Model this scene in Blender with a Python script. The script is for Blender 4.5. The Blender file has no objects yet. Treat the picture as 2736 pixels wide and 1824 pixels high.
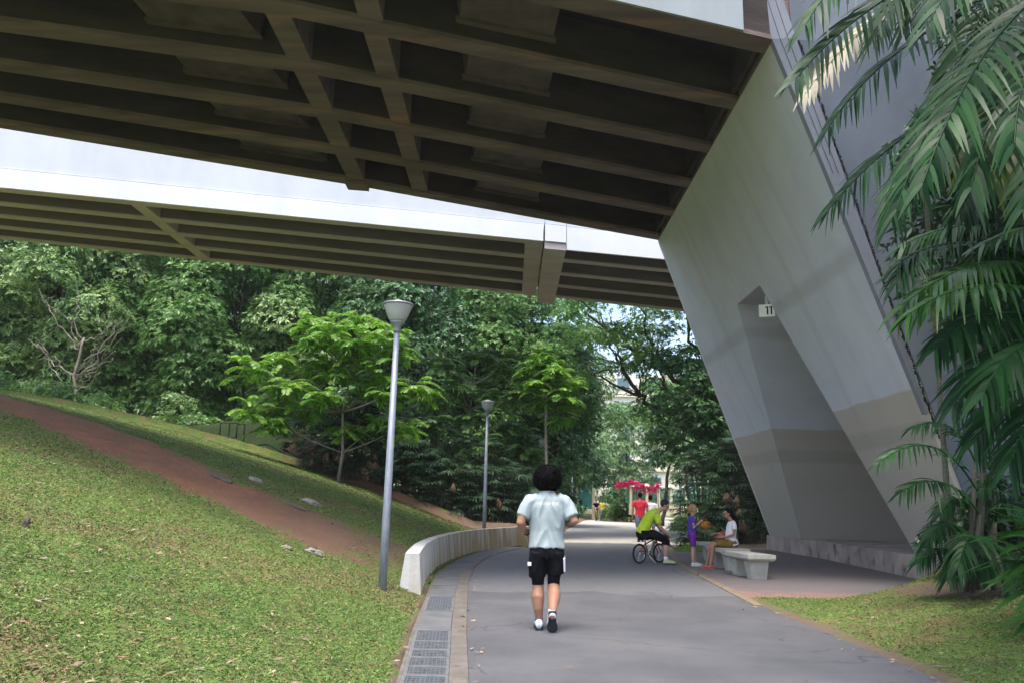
import bpy, bmesh, math, random
import numpy as np
from mathutils import Vector, Matrix, noise
from mathutils.bvhtree import BVHTree
random.seed(7); RNG = np.random.default_rng(11)
S = bpy.context.scene; COL = S.collection
rad = math.radians
# ------------------------------------------------------------------ camera
PITCH, ROLL, CH = rad(11.4), 0.022, 1.305
cam = bpy.data.cameras.new('camera'); cam.lens = 28.0; cam.sensor_width = 36.0
cam.clip_start = 0.05; cam.clip_end = 3000
co = bpy.data.objects.new('camera', cam); COL.objects.link(co); S.camera = co
co.matrix_world = Matrix.Translation((0, 0, CH)) @ Matrix.Rotation(rad(90) + PITCH, 4, 'X') @ Matrix.Rotation(ROLL, 4, 'Z')
# ------------------------------------------------------------------ world, sun, exposure
SUN_EL, SUN_AZ = rad(74), rad(196)      # azimuth measured clockwise from +Y
w = bpy.data.worlds.new('World'); S.world = w; w.use_nodes = True
nt = w.node_tree; bg = nt.nodes['Background']; bg.inputs[1].default_value = 0.15
sky = nt.nodes.new('ShaderNodeTexSky'); sky.sky_type = 'NISHITA'; sky.sun_disc = False
sky.sun_elevation = SUN_EL; sky.sun_rotation = SUN_AZ
sky.air_density = 1.0; sky.dust_density = 4.0; sky.ozone_density = 1.0
nt.links.new(sky.outputs[0], bg.inputs[0])
sun = bpy.data.lights.new('sun', 'SUN'); sun.energy = 1.15; sun.angle = rad(22.0); sun.color = (1.0, 0.95, 0.88)
so = bpy.data.objects.new('sun', sun); COL.objects.link(so)
sd = Vector((math.sin(SUN_AZ) * math.cos(SUN_EL), math.cos(SUN_AZ) * math.cos(SUN_EL), math.sin(SUN_EL)))
so.rotation_euler = sd.to_track_quat('Z', 'Y').to_euler()
S.view_settings.view_transform = 'Standard'; S.view_settings.look = 'None'
S.view_settings.exposure = 1.65; S.view_settings.gamma = 1.0
S.render.engine = 'CYCLES'
S.cycles.use_denoising = True
S.cycles.max_bounces = 7; S.cycles.diffuse_bounces = 4; S.cycles.glossy_bounces = 2
S.cycles.transmission_bounces = 3; S.cycles.transparent_max_bounces = 8
S.cycles.sample_clamp_indirect = 6.0

# ------------------------------------------------------------------ helpers
def tag(o, label=None, cat=None, group=None, kind=None):
    if label: o['label'] = label
    if cat: o['category'] = cat
    if group: o['group'] = group
    if kind: o['kind'] = kind
    return o
def empty(name, loc=(0, 0, 0), rz=0, label=None, cat=None, group=None):
    o = bpy.data.objects.new(name, None); COL.objects.link(o); o.location = loc; o.rotation_euler = (0, 0, rz)
    o.empty_display_size = 0.2
    return tag(o, label, cat, group)
def link(name, me, mat=None, parent=None, smooth=False):
    o = bpy.data.objects.new(name, me); COL.objects.link(o)
    if mat is not None and len(me.materials) == 0: me.materials.append(mat)
    if parent is not None:
        o.parent = parent
    if smooth:
        me.polygons.foreach_set('use_smooth', [True] * len(me.polygons))
    return o
def copy_tree(o, parent=None):
    c = o.copy(); COL.objects.link(c)
    if parent is not None: c.parent = parent
    for ch in list(o.children): copy_tree(ch, c)
    return c
def pmesh(name, verts, faces):
    me = bpy.data.meshes.new(name); me.from_pydata([tuple(v) for v in verts], [], faces); me.update(); return me
def npmesh(name, V, Q):
    """V (n,3), Q (m,4) quads"""
    me = bpy.data.meshes.new(name); V = np.ascontiguousarray(V, dtype=np.float32); Q = np.ascontiguousarray(Q, dtype=np.int32)
    me.vertices.add(len(V)); me.vertices.foreach_set('co', V.ravel())
    me.loops.add(Q.size); me.loops.foreach_set('vertex_index', Q.ravel())
    me.polygons.add(len(Q)); me.polygons.foreach_set('loop_start', np.arange(0, Q.size, 4, dtype=np.int32))
    me.polygons.foreach_set('loop_total', np.full(len(Q), 4, dtype=np.int32))
    me.update(calc_edges=True); return me

class MB:
    """collects simple shapes into one mesh"""
    def __init__(s): s.v = []; s.f = []
    def add(s, v, f):
        b = len(s.v); s.v += [tuple(p) for p in v]; s.f += [tuple(i + b for i in q) for q in f]; return s
    def box(s, x0, x1, y0, y1, z0, z1, m=None):
        v = [(x0, y0, z0), (x1, y0, z0), (x1, y1, z0), (x0, y1, z0), (x0, y0, z1), (x1, y0, z1), (x1, y1, z1), (x0, y1, z1)]
        if m is not None: v = [m @ Vector(p) for p in v]
        return s.add(v, [(0, 3, 2, 1), (4, 5, 6, 7), (0, 1, 5, 4), (1, 2, 6, 5), (2, 3, 7, 6), (3, 0, 4, 7)])
    def hexa(s, v):
        return s.add(v, [(0, 3, 2, 1), (4, 5, 6, 7), (0, 1, 5, 4), (1, 2, 6, 5), (2, 3, 7, 6), (3, 0, 4, 7)])
    def tube(s, pts, r, n=8, cap=True):
        """pts list of 3D, r float or list"""
        P = [Vector(p) for p in pts]; R = r if isinstance(r, (list, tuple)) else [r] * len(P)
        T0 = (P[1] - P[0]).normalized(); up = Vector((0, 0, 1)) if abs(T0.z) < .9 else Vector((1, 0, 0))
        A = T0.cross(up).normalized(); vs = []
        for i, p in enumerate(P):
            T = (P[min(i + 1, len(P) - 1)] - P[max(i - 1, 0)])
            T = T.normalized() if T.length > 1e-9 else T0
            A = (A - T * A.dot(T)); A = A.normalized() if A.length > 1e-6 else T.orthogonal().normalized()
            B = T.cross(A)
            for k in range(n):
                a = 2 * math.pi * k / n; vs.append(p + (A * math.cos(a) + B * math.sin(a)) * R[i])
        fs = []
        for i in range(len(P) - 1):
            for k in range(n):
                k2 = (k + 1) % n; fs.append((i * n + k, i * n + k2, (i + 1) * n + k2, (i + 1) * n + k))
        if cap: fs += [tuple(range(n - 1, -1, -1)), tuple((len(P) - 1) * n + k for k in range(n))]
        return s.add(vs, fs)
    def lathe(s, prof, n=20, c=(0, 0, 0), m=None):
        vs = []
        for (r, z) in prof:
            for k in range(n):
                a = 2 * math.pi * k / n; p = Vector((c[0] + r * math.cos(a), c[1] + r * math.sin(a), c[2] + z))
                vs.append(m @ p if m is not None else p)
        fs = []
        for i in range(len(prof) - 1):
            for k in range(n):
                k2 = (k + 1) % n; fs.append((i * n + k, i * n + k2, (i + 1) * n + k2, (i + 1) * n + k))
        fs += [tuple(range(n - 1, -1, -1)), tuple((len(prof) - 1) * n + k for k in range(n))]
        return s.add(vs, fs)
    def torus(s, R, r, n=32, k=8, m=None):
        vs = []; fs = []
        for i in range(n):
            a = 2 * math.pi * i / n
            for j in range(k):
                b = 2 * math.pi * j / k; q = R + r * math.cos(b)
                p = Vector((q * math.cos(a), q * math.sin(a), r * math.sin(b))); vs.append(m @ p if m is not None else p)
        for i in range(n):
            for j in range(k):
                fs.append((i * k + j, ((i + 1) % n) * k + j, ((i + 1) % n) * k + (j + 1) % k, i * k + (j + 1) % k))
        return s.add(vs, fs)
    def ball(s, c, r, seg=10, ring=7):
        rx, ry, rz = r if isinstance(r, (tuple, list)) else (r, r, r)
        vs = [(c[0], c[1], c[2] - rz)]; fs = []
        for i in range(1, ring):
            t = math.pi * i / ring - math.pi / 2
            for k in range(seg):
                a = 2 * math.pi * k / seg
                vs.append((c[0] + rx * math.cos(t) * math.cos(a), c[1] + ry * math.cos(t) * math.sin(a), c[2] + rz * math.sin(t)))
        vs.append((c[0], c[1], c[2] + rz)); top = len(vs) - 1
        for k in range(seg):
            k2 = (k + 1) % seg
            fs.append((0, 1 + k2, 1 + k)); fs.append((top, 1 + (ring - 2) * seg + k, 1 + (ring - 2) * seg + k2))
            for i in range(ring - 2): fs.append((1 + i * seg + k, 1 + i * seg + k2, 1 + (i + 1) * seg + k2, 1 + (i + 1) * seg + k))
        return s.add(vs, fs)
    def mesh(s, name='mesh'):
        return pmesh(name, s.v, s.f)
    def build(s, name, mat, parent=None, smooth=False, bevel=0, weld=False):
        me = s.mesh(name)
        if bevel:
            bm = bmesh.new(); bm.from_mesh(me)
            bmesh.ops.bevel(bm, geom=[e for e in bm.edges if len(e.link_faces) == 2 and e.calc_face_angle(0) > .5], offset=bevel, segments=2, affect='EDGES')
            bm.to_mesh(me); bm.free()
        return link(name, me, mat, parent, smooth)

# ------------------------------------------------------------------ materials
def mat(name, c1, c2=None, scale=3.0, rough=.85, bump=0.0, bscale=None, c3=None, s3=1.0, t3=(.5, .7), stretch=None, spec=.3, island=0.0, trans=0.0, detail=6, metal=0.0, lo=.35, hi=.65, sheen=0):
    m = bpy.data.materials.new(name); m.use_nodes = True; nt = m.node_tree; N = nt.nodes; L = nt.links
    b = N['Principled BSDF']; b.inputs['Roughness'].default_value = rough; b.inputs['Metallic'].default_value = metal
    b.inputs['Specular IOR Level'].default_value = spec
    tc = N.new('ShaderNodeTexCoord'); mp = N.new('ShaderNodeMapping'); L.new(tc.outputs['Object'], mp.inputs[0])
    if stretch: mp.inputs['Scale'].default_value = stretch
    def ramp(fac, lo, hi):
        r = N.new('ShaderNodeMapRange'); L.new(fac, r.inputs[0]); r.inputs[1].default_value = lo; r.inputs[2].default_value = hi; return r.outputs[0]
    def mix(f, a, bb):
        x = N.new('ShaderNodeMix'); x.data_type = 'RGBA'; L.new(f, x.inputs[0])
        for i, v in ((6, a), (7, bb)):
            if isinstance(v, tuple): x.inputs[i].default_value = (*v, 1)
            else: L.new(v, x.inputs[i])
        return x.outputs[2]
    out = c1
    if c2 is not None:
        n = N.new('ShaderNodeTexNoise'); n.inputs['Scale'].default_value = scale; n.inputs['Detail'].default_value = detail; n.inputs['Roughness'].default_value = .6
        L.new(mp.outputs[0], n.inputs[0]); out = mix(ramp(n.outputs[0], lo, hi), c1, c2)
    if c3 is not None:
        n = N.new('ShaderNodeTexNoise'); n.inputs['Scale'].default_value = s3; n.inputs['Detail'].default_value = 5
        mp2 = N.new('ShaderNodeMapping'); mp2.inputs['Location'].default_value = (31, 7, 3); L.new(mp.outputs[0], mp2.inputs[0]); L.new(mp2.outputs[0], n.inputs[0])
        out = mix(ramp(n.outputs[0], *t3), out, c3)
    if island:
        g = N.new('ShaderNodeNewGeometry'); h = N.new('ShaderNodeHueSaturation')
        r = N.new('ShaderNodeMapRange'); L.new(g.outputs['Random Per Island'], r.inputs[0]); r.inputs[3].default_value = 1 - island; r.inputs[4].default_value = 1 + island
        L.new(r.outputs[0], h.inputs['Value'])
        r2 = N.new('ShaderNodeMapRange'); L.new(g.outputs['Random Per Island'], r2.inputs[0]); r2.inputs[3].default_value = .515; r2.inputs[4].default_value = .485
        L.new(r2.outputs[0], h.inputs['Hue'])
        if isinstance(out, tuple): h.inputs['Color'].default_value = (*out, 1)
        else: L.new(out, h.inputs['Color'])
        out = h.outputs[0]
    if isinstance(out, tuple): b.inputs['Base Color'].default_value = (*out, 1)
    else: L.new(out, b.inputs['Base Color'])
    if bump:
        n = N.new('ShaderNodeTexNoise'); n.inputs['Scale'].default_value = bscale or scale * 6; n.inputs['Detail'].default_value = 8
        L.new(mp.outputs[0], n.inputs[0]); bp = N.new('ShaderNodeBump'); bp.inputs['Strength'].default_value = bump; bp.inputs['Distance'].default_value = .02
        L.new(n.outputs[0], bp.inputs['Height']); L.new(bp.outputs[0], b.inputs['Normal'])
    if trans:
        t = N.new('ShaderNodeBsdfTranslucent'); ms = N.new('ShaderNodeMixShader'); ms.inputs[0].default_value = trans
        if isinstance(out, tuple): t.inputs[0].default_value = (*out, 1)
        else: L.new(out, t.inputs[0])
        L.new(b.outputs[0], ms.inputs[1]); L.new(t.outputs[0], ms.inputs[2]); L.new(ms.outputs[0], N['Material Output'].inputs[0])
    m['out'] = 1
    return m

M = {}
M['asphalt'] = mat('asphalt', (.105, .103, .108), (.15, .148, .152), 1.3, .88, .35, 160, c3=(.085, .085, .092), s3=.35, t3=(.5, .62))
M['concrete_kerb'] = mat('kerb_concrete', (.165, .15, .13), (.11, .10, .088), 5, .9, .4, 60, c3=(.11, .10, .09), s3=9, t3=(.55, .7))
M['slab'] = mat('drain_slab_concrete', (.105, .11, .118), (.145, .15, .155), 4, .85, .3, 90, c3=(.09, .09, .095), s3=2.5, t3=(.55, .7))
M['galv'] = mat('galvanised_steel', (.28, .29, .30), (.20, .21, .22), 12, .5, .1, 80, metal=.55, c3=(.18, .13, .09), s3=14, t3=(.6, .75))
M['pole'] = mat('weathered_galvanised_pole', (.30, .33, .38), (.22, .245, .29), 9, .5, .08, 60, metal=.35, stretch=(3, 3, .6), c3=(.40, .41, .43), s3=20, t3=(.6, .75))
M['wall'] = mat('stained_white_wall', (.66, .65, .62), (.53, .51, .47), 2.2, .85, .3, 30, c3=(.42, .33, .17), s3=1.1, t3=(.52, .68))
M['drain_dark'] = mat('drain_pit', (.015, .014, .013), (.025, .022, .02), 6, .9)
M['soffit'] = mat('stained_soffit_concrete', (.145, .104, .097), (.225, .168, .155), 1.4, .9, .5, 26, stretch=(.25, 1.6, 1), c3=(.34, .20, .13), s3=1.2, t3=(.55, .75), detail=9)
M['soffit_slab'] = mat('soffit_slab_concrete', (.010, .009, .012), (.018, .015, .018), 1.4, .95, .3, 20)  # near black on the slab: shade of the bays put into its colour
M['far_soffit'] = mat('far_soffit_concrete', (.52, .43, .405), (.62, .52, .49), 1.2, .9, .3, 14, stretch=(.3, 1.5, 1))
M['bay_shade'] = mat('bay_shade_web', (.040, .031, .029), (.075, .058, .052), 1.2, .95, .4, 20, stretch=(.3, 1, 2))  # webs darker than the flanges: under-deck shade put into the colour
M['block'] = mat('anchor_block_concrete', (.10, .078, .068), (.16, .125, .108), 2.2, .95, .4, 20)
M['far_web'] = mat('far_bay_shade_web', (.17, .14, .125), (.22, .18, .16), 1.2, .9, .3, 14, stretch=(.3, 1, 2))  # darker than the far flanges: missing bounce light painted into the web colour
M['far_slab'] = mat('far_slab_concrete', (.05, .042, .040), (.07, .06, .056), 1.2, .9)  # dark slab colour stands in for shade between the far girders
M['parapet'] = mat('grey_white_parapet_paint', (.58, .60, .62), (.51, .53, .555), .8, .8, .15, 12, stretch=(1, 1, .35))
M['fascia'] = mat('white_fascia_paint', (.74, .75, .75), (.66, .67, .68), .8, .8, .15, 12, stretch=(1, 1, .35))
M['near_parapet'] = mat('light_grey_parapet_paint', (.40, .43, .45), (.32, .345, .36), .9, .8, .15, 12, stretch=(1, 1, .35))
M['leaf_a'] = mat('grey_green_leaf', (.23, .35, .11), (.14, .27, .08), .35, .42, island=.45, trans=.25, spec=.5)
M['leaf_b'] = mat('dark_leaf', (.065, .17, .05), (.04, .12, .035), .5, .4, island=.45, trans=.2, spec=.5)
M['leaf_c'] = mat('bright_leaf', (.20, .40, .045), (.13, .32, .035), .8, .38, island=.3, trans=.4, spec=.45)
M['leaf_d'] = mat('mid_leaf', (.16, .31, .08), (.10, .23, .055), .4, .4, island=.45, trans=.42, spec=.5)
M['leaf_far'] = mat('far_leaf', (.22, .36, .16), (.16, .29, .13), .2, .5, island=.3, trans=.35)
M['fan'] = mat('fan_palm_leaf', (.035, .08, .045), (.055, .11, .05), 1.2, .4, island=.4, trans=.1, spec=.5)
M['fan_dead'] = mat('dead_frond', (.22, .14, .08), (.12, .07, .045), 2, .8, island=.3)
M['palm'] = mat('palm_frond_leaf', (.017, .062, .018), (.013, .045, .017), 1.5, .42, island=.55, trans=.14, spec=.13)
M['palm_b'] = mat('palm_frond_bright', (.045, .15, .022), (.03, .10, .02), 1.5, .34, island=.3, trans=.35, spec=.5)
M['palm_y'] = mat('palm_frond_yellow', (.26, .27, .02), (.05, .12, .02), 1.1, .35, island=.3, trans=.35)
M['palm_pale'] = mat('palm_frond_withered', (.48, .40, .34), (.20, .24, .10), 2.0, .5, island=.25, trans=.2)
M['palm_stem'] = mat('palm_stem', (.13, .12, .09), (.08, .075, .06), 9, .8, .4, 40, stretch=(1, 1, 3))
M['bark'] = mat('bark', (.10, .08, .06), (.055, .045, .035), 6, .9, .6, 30, stretch=(1, 1, .3))
M['bark_l'] = mat('pale_bark', (.30, .27, .23), (.20, .175, .15), 6, .9, .4, 30)
M['pink'] = mat('pink_cordyline_leaf', (.62, .045, .19), (.46, .03, .12), 2, .45, island=.3, trans=.3)
M['green_steel'] = mat('green_steel_paint', (.022, .06, .042), (.016, .045, .03), 8, .45)
M['rock'] = mat('rock', (.33, .30, .26), (.20, .18, .155), 9, .9, .6, 30)
M['log'] = mat('weathered_wood', (.16, .125, .10), (.09, .07, .055), 14, .9, .6, 40, stretch=(1, 6, 6))
M['bench'] = mat('bench_concrete', (.50, .49, .43), (.39, .385, .34), 5, .85, .35, 45, c3=(.22, .21, .18), s3=4, t3=(.6, .75))
M['plinth'] = mat('plinth_stained_concrete', (.46, .37, .33), (.28, .245, .225), 1.7, .9, .4, 25, stretch=(1, 1, .8), c3=(.10, .095, .085), s3=2.6, t3=(.55, .72))
M['skin'] = mat('tan_skin', (.36, .19, .125), (.31, .16, .10), 8, .55, spec=.35)
M['skin_l'] = mat('light_skin', (.52, .32, .235), (.47, .275, .20), 8, .55, spec=.35)
M['black'] = mat('black_cloth', (.006, .006, .008), (.011, .011, .014), 12, .9, spec=.15)
M['hair'] = mat('black_hair', (.003, .0025, .003), (.007, .006, .0065), 20, .8, spec=.12)
M['hair_br'] = mat('dark_brown_hair', (.018, .012, .010), (.03, .02, .016), 20, .6)
M['hair_bl'] = mat('blond_curls', (.50, .33, .17), (.34, .21, .10), 18, .6, island=.2)
M['shirt_w'] = mat('pale_grey_shirt', (.36, .42, .43), (.32, .38, .395), 4, .85)
M['white'] = mat('white_cloth', (.75, .75, .80), (.70, .70, .75), 5, .85)
M['red'] = mat('red_cloth', (.62, .03, .06), (.50, .025, .045), 5, .85)
M['lime'] = mat('lime_shirt', (.55, .72, .045), (.48, .64, .04), 5, .8)
M['purple'] = mat('purple_cloth', (.11, .06, .38), (.08, .045, .28), 6, .85)
M['violet'] = mat('violet_cloth', (.17, .03, .30), (.13, .02, .24), 8, .85)
M['olive'] = mat('mustard_brown_cloth', (.19, .12, .03), (.14, .09, .022), 6, .85)
M['denim'] = mat('grey_blue_denim', (.14, .17, .22), (.10, .125, .17), 10, .85)
M['yellow'] = mat('yellow_cloth', (.75, .50, .05), (.65, .42, .04), 5, .8)
M['shoe'] = mat('white_trainer', (.70, .71, .74), (.50, .52, .58), 22, .5)
M['shoe_lime'] = mat('grey_lime_trainer', (.45, .50, .50), (.50, .60, .10), 30, .5)
M['sole'] = mat('black_rubber', (.012, .012, .013), (.03, .045, .045), 20, .6)
M['blue'] = mat('navy_sock', (.06, .08, .20), (.05, .06, .16), 8, .9)
M['pinkshoe'] = mat('pink_sandal', (.75, .12, .17), (.65, .10, .14), 8, .5)
M['redmetal'] = mat('red_bicycle_paint', (.30, .018, .014), (.26, .014, .012), 8, .25, spec=.6)
M['tyre'] = mat('tyre_rubber', (.010, .010, .011), (.02, .02, .02), 15, .75)
M['chrome'] = mat('bright_metal', (.6, .6, .62), (.5, .5, .52), 8, .25, metal=.9)
M['whiteplastic'] = mat('white_plastic', (.75, .75, .75), (.68, .68, .68), 8, .4)
M['toy'] = mat('orange_brown_toy', (.45, .19, .03), (.28, .11, .02), 14, .6)
M['toy_pink'] = mat('pink_bag', (.50, .14, .14), (.38, .09, .09), 14, .6)
M['sign'] = mat('cream_sign', (.85, .84, .76), (.80, .79, .70), 8, .5)
M['ink'] = mat('black_ink', (.01, .01, .01))
M['cream'] = mat('cream_render', (.74, .70, .60), (.68, .64, .55), .5, .85)
M['cream_post'] = mat('cream_post_paint', (.66, .61, .45), (.58, .54, .40), 3, .8)
M['teal'] = mat('teal_railing', (.06, .24, .21), (.05, .19, .17), 4, .6)
M['window'] = mat('window_glass', (.10, .16, .18), (.06, .10, .12), 1, .15, spec=.8)
M['bluewin'] = mat('blue_window_frame', (.12, .30, .42), (.10, .26, .36), 3, .5)
M['headglass'] = None
def glassmat():
    m = bpy.data.materials.new('smoky_lamp_glass'); m.use_nodes = True; b = m.node_tree.nodes['Principled BSDF']
    b.inputs['Base Color'].default_value = (.75, .77, .76, 1); b.inputs['Roughness'].default_value = .15
    b.inputs['Transmission Weight'].default_value = .5; b.inputs['IOR'].default_value = 1.2; b.inputs['Specular IOR Level'].default_value = .7
    return m
M['headglass'] = glassmat()
M['lampgrey'] = mat('grey_lamp_cap', (.30, .32, .34), (.26, .28, .30), 6, .45, metal=.4)

def pier_mat():
    """bluish white paint above, beige band of paint below a line at z 3.4, faint tide marks"""
    m = mat('pier_paint', (.62, .64, .70), (.565, .585, .65), 1.1, .75, .12, 9)
    nt = m.node_tree; N = nt.nodes; L = nt.links; b = N['Principled BSDF']
    src = b.inputs['Base Color'].links[0].from_socket
    tc = N.new('ShaderNodeTexCoord'); sp = N.new('ShaderNodeSeparateXYZ'); L.new(tc.outputs['Object'], sp.inputs[0])
    n = N.new('ShaderNodeTexNoise'); n.inputs['Scale'].default_value = 1.2; n.inputs['Detail'].default_value = 3; L.new(tc.outputs['Object'], n.inputs[0])
    ad = N.new('ShaderNodeMath'); ad.operation = 'MULTIPLY_ADD'; L.new(n.outputs[0], ad.inputs[0]); ad.inputs[1].default_value = .10; L.new(sp.outputs[2], ad.inputs[2])
    def band(lo, hi, fac, col, prev, edge=.015):
        a = N.new('ShaderNodeMapRange'); L.new(ad.outputs[0], a.inputs[0]); a.inputs[1].default_value = lo - edge; a.inputs[2].default_value = lo + edge
        c = N.new('ShaderNodeMapRange'); L.new(ad.outputs[0], c.inputs[0]); c.inputs[1].default_value = hi - edge; c.inputs[2].default_value = hi + edge; c.inputs[3].default_value = fac; c.inputs[4].default_value = 0
        mu = N.new('ShaderNodeMath'); mu.operation = 'MULTIPLY'; L.new(a.outputs[0], mu.inputs[0]); L.new(c.outputs[0], mu.inputs[1])
        x = N.new('ShaderNodeMix'); x.data_type = 'RGBA'; L.new(mu.outputs[0], x.inputs[0]); L.new(prev, x.inputs[6]); x.inputs[7].default_value = (*col, 1)
        return x.outputs[2]
    o = band(-1, 3.50, 1.0, (.50, .465, .41), src)
    o = band(2.62, 2.95, .35, (.30, .28, .25), o, .05)
    o = band(5.75, 6.05, .35, (.36, .34, .34), o, .08)
    # long drip streaks running down the slope
    mp = N.new('ShaderNodeMapping'); mp.inputs['Scale'].default_value = (.12, 1.6, .06); L.new(tc.outputs['Object'], mp.inputs[0])
    s = N.new('ShaderNodeTexNoise'); s.inputs['Scale'].default_value = 1.3; s.inputs['Detail'].default_value = 4; L.new(mp.outputs[0], s.inputs[0])
    r = N.new('ShaderNodeMapRange'); L.new(s.outputs[0], r.inputs[0]); r.inputs[1].default_value = .5; r.inputs[2].default_value = .9; r.inputs[4].default_value = .30
    x = N.new('ShaderNodeMix'); x.data_type = 'RGBA'; L.new(r.outputs[0], x.inputs[0]); L.new(o, x.inputs[6]); x.inputs[7].default_value = (.33, .19, .185, 1)
    L.new(x.outputs[2], b.inputs['Base Color'])
    return m
M['pier'] = pier_mat()
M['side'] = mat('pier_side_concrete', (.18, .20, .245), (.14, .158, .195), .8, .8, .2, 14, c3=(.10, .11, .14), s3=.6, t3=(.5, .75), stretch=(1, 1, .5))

# ------------------------------------------------------------------ terrain
def interp(y, pts):
    ys = [p[0] for p in pts]; xs = [p[1] for p in pts]; return np.interp(y, ys, xs)
DL = [(0, -.62), (6.2, -.78), (8.5, -.94), (10.8, -1.06), (13.3, -1.21), (15.7, -1.28), (19.4, -1.08), (22.75, -.61), (26, .55), (29, 1.3), (42, 3.0), (65, 6.0), (84, 9.6), (120, 18), (400, 100)]
DR = [(0, -.24), (6.2, -.41), (8.6, -.56), (11.8, -.73), (14.9, -.84), (18.8, -.65), (21.7, -.18), (23.6, .3), (26, 1.05)]
AL = [(0, -.2), (6.2, -.26), (8.6, -.40), (13.4, -.62), (16.9, -.66), (20.7, -.42), (23.5, .22), (26.3, 1.25), (29, 1.7), (42, 3.0), (65, 6.0), (84, 9.6), (120, 18)]
AR = [(0, 3.2), (6.6, 3.46), (11.57, 3.47), (14.7, 3.69), (18.9, 3.98), (23.5, 4.66), (28.3, 5.92), (34.2, 7.5), (42, 9.3), (52, 11.2), (65, 14), (84, 18), (120, 28)]
def sst(a, b, v): t = np.clip((v - a) / (b - a), 0, 1); return t * t * (3 - 2 * t)
def terrain(x, y):
    x = np.asarray(x, float); y = np.asarray(y, float)
    xl = interp(y, DL); d = np.maximum(0, np.minimum(xl, -1.2) - x if False else -1.2 - x)
    g = np.where(d < 20, .36 * d - .0068 * d * d, .36 * 20 - .0068 * 400 + (d - 20) * .05)
    g = g * (1 - .22 * sst(30, 46, y)) + 1.6 * np.exp(-((x + 9.6) / 3.8) ** 2 - ((y - 34.0) / 2.4) ** 2)
    xw = np.where((y > 11.6) & (y < 27.4), np.interp(y, [11.7, 13.0, 14.36, 16.7, 18.6, 20.2, 21.6, 22.75, 24.4, 26.0, 27.3], [-1.20, -1.29, -1.37, -1.40, -1.28, -1.10, -.86, -.57, -.02, .56, 1.05]) - .12, xl)
    left = sst(0.0, .12, xw - x)
    off = .45 * sst(11.9, 16.5, y) * (1 - .9 * sst(27.5, 33, y))
    z = np.where(x < xl, (g + off) * np.where(y > 11.6, left, 1), 0)
    z = np.where((x < xl) & (y > 27.4), z + .25 * (1 - np.exp(-np.maximum(0, xl - x))), z)
    # under roads and drain: sunk below the sheets
    inside = (x >= xl) & (x <= interp(y, AR) + .02)
    z = np.where(inside, -.05, z)
    drain = (x > xl + .04) & (x < interp(y, AL) - .05) & (y < 26)
    z = np.where(drain, -.45, z)
    # right hand mound
    xr = interp(y, AR); dr = np.maximum(0, x - xr)
    hm = np.minimum(.135 * dr, .62) + .05 * np.maximum(0, dr - 4.5) * .5
    pav = interp(x, [(3.4, 12.3), (5.04, 12.45), (7.2, 14.6), (9.5, 16.6), (30, 30)])     # northern limit of the mound
    k = sst(0, 1.6, pav - y)
    zr = np.where(y < pav, hm * k + .008, -.03)
    zr = np.where(y > 27.5, .02 + .1 * sst(0, 3, dr), zr)
    z = np.where(x > xr, zr, z)
    # far end of the path climbs a little behind the boundary wall
    z = z + 1.15 * sst(56, 61, y) * (x > xr) 
    z = z + 2.5 * sst(90, 130, y)
    rip = (np.sin(x * 3.1 + y * 1.7) * np.sin(x * 1.3 - y * 2.3)) * .02
    z = z + np.where((x < xl - .5) | (x > xr + .6), rip, 0) * (y < 60)
    return z
DIRT_U = [(-16, 19), (-10.66, 16.9), (-8.62, 16.3), (-6.79, 15.6), (-5.11, 14.7), (-4.06, 14.35), (-3.01, 14.5), (-1.9, 14.8)]
DIRT_L = [(-16, 17.2), (-9.29, 14.65), (-7.64, 14.05), (-6.51, 13.55), (-5.01, 13.05), (-3.89, 12.5), (-2.53, 11.9), (-1.9, 11.6)]
def dirt(x, y):
    u = interp(x, DIRT_U); l = interp(x, DIRT_L)
    m = sst(-.75, .45, u - y) * sst(-.7, .6, y - l)
    fade = 1 - .45 * sst(-3.6, -2.0, x)
    m = m * fade * (x < -1.25)
    # the second red track along the foot of the trees
    yc = interp(x, [(-14, 31), (-8, 28.6), (-5, 27.2), (-2, 26.9), (0, 27.2), (1.0, 28.5)])
    m = np.maximum(m, np.exp(-((y - yc) / .75) ** 4) * (x < interp(y, DL) - .1))
    # bare soil at the foot of the palms, along the asphalt edge and around the plants
    m = np.maximum(m, .85 * np.exp(-(((x - 6.3) / 1.6) ** 2 + ((y - 10.8) / 1.3) ** 2)))
    m = np.maximum(m, .8 * np.exp(-((x - interp(y, AR) - .04) / .14) ** 2) * (y < 13))
    m = np.maximum(m, .8 * np.exp(-((x - interp(y, DL) + .02) / .10) ** 2) * (y < 13))
    m = np.maximum(m, .75 * sst(28, 31, y) * (x < interp(y, DL) + .3) * (x > -9))
    m = np.maximum(m, .75 * (y > 27.3) * (y < 34) * sst(0.3, 1.2, x - interp(y, AR)))
    return np.clip(m, 0, 1)
def grid_axis(segs):
    out = []
    for a, b, st in segs: out += list(np.arange(a, b, st))
    out.append(segs[-1][1]); return np.array(out)
gx = grid_axis([(-500, -100, 50), (-100, -30, 5), (-30, -18, .8), (-18, -6, .25), (-6, 9, .1), (9, 16, .4), (16, 40, 2), (40, 100, 10), (100, 500, 50)])
gy = grid_axis([(-200, -20, 30), (-20, 1, 2), (1, 17, .12), (17, 30, .2), (30, 46, .6), (46, 70, 1.0), (70, 130, 5), (130, 800, 60)])
GX, GY = np.meshgrid(gx, gy); GZ = terrain(GX, GY)
nx, ny = len(gx), len(gy)
idx = np.arange(nx * ny).reshape(ny, nx)
Q = np.stack([idx[:-1, :-1], idx[:-1, 1:], idx[1:, 1:], idx[1:, :-1]], -1).reshape(-1, 4)
gm = npmesh('ground', np.stack([GX, GY, GZ], -1).reshape(-1, 3), Q)
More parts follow.
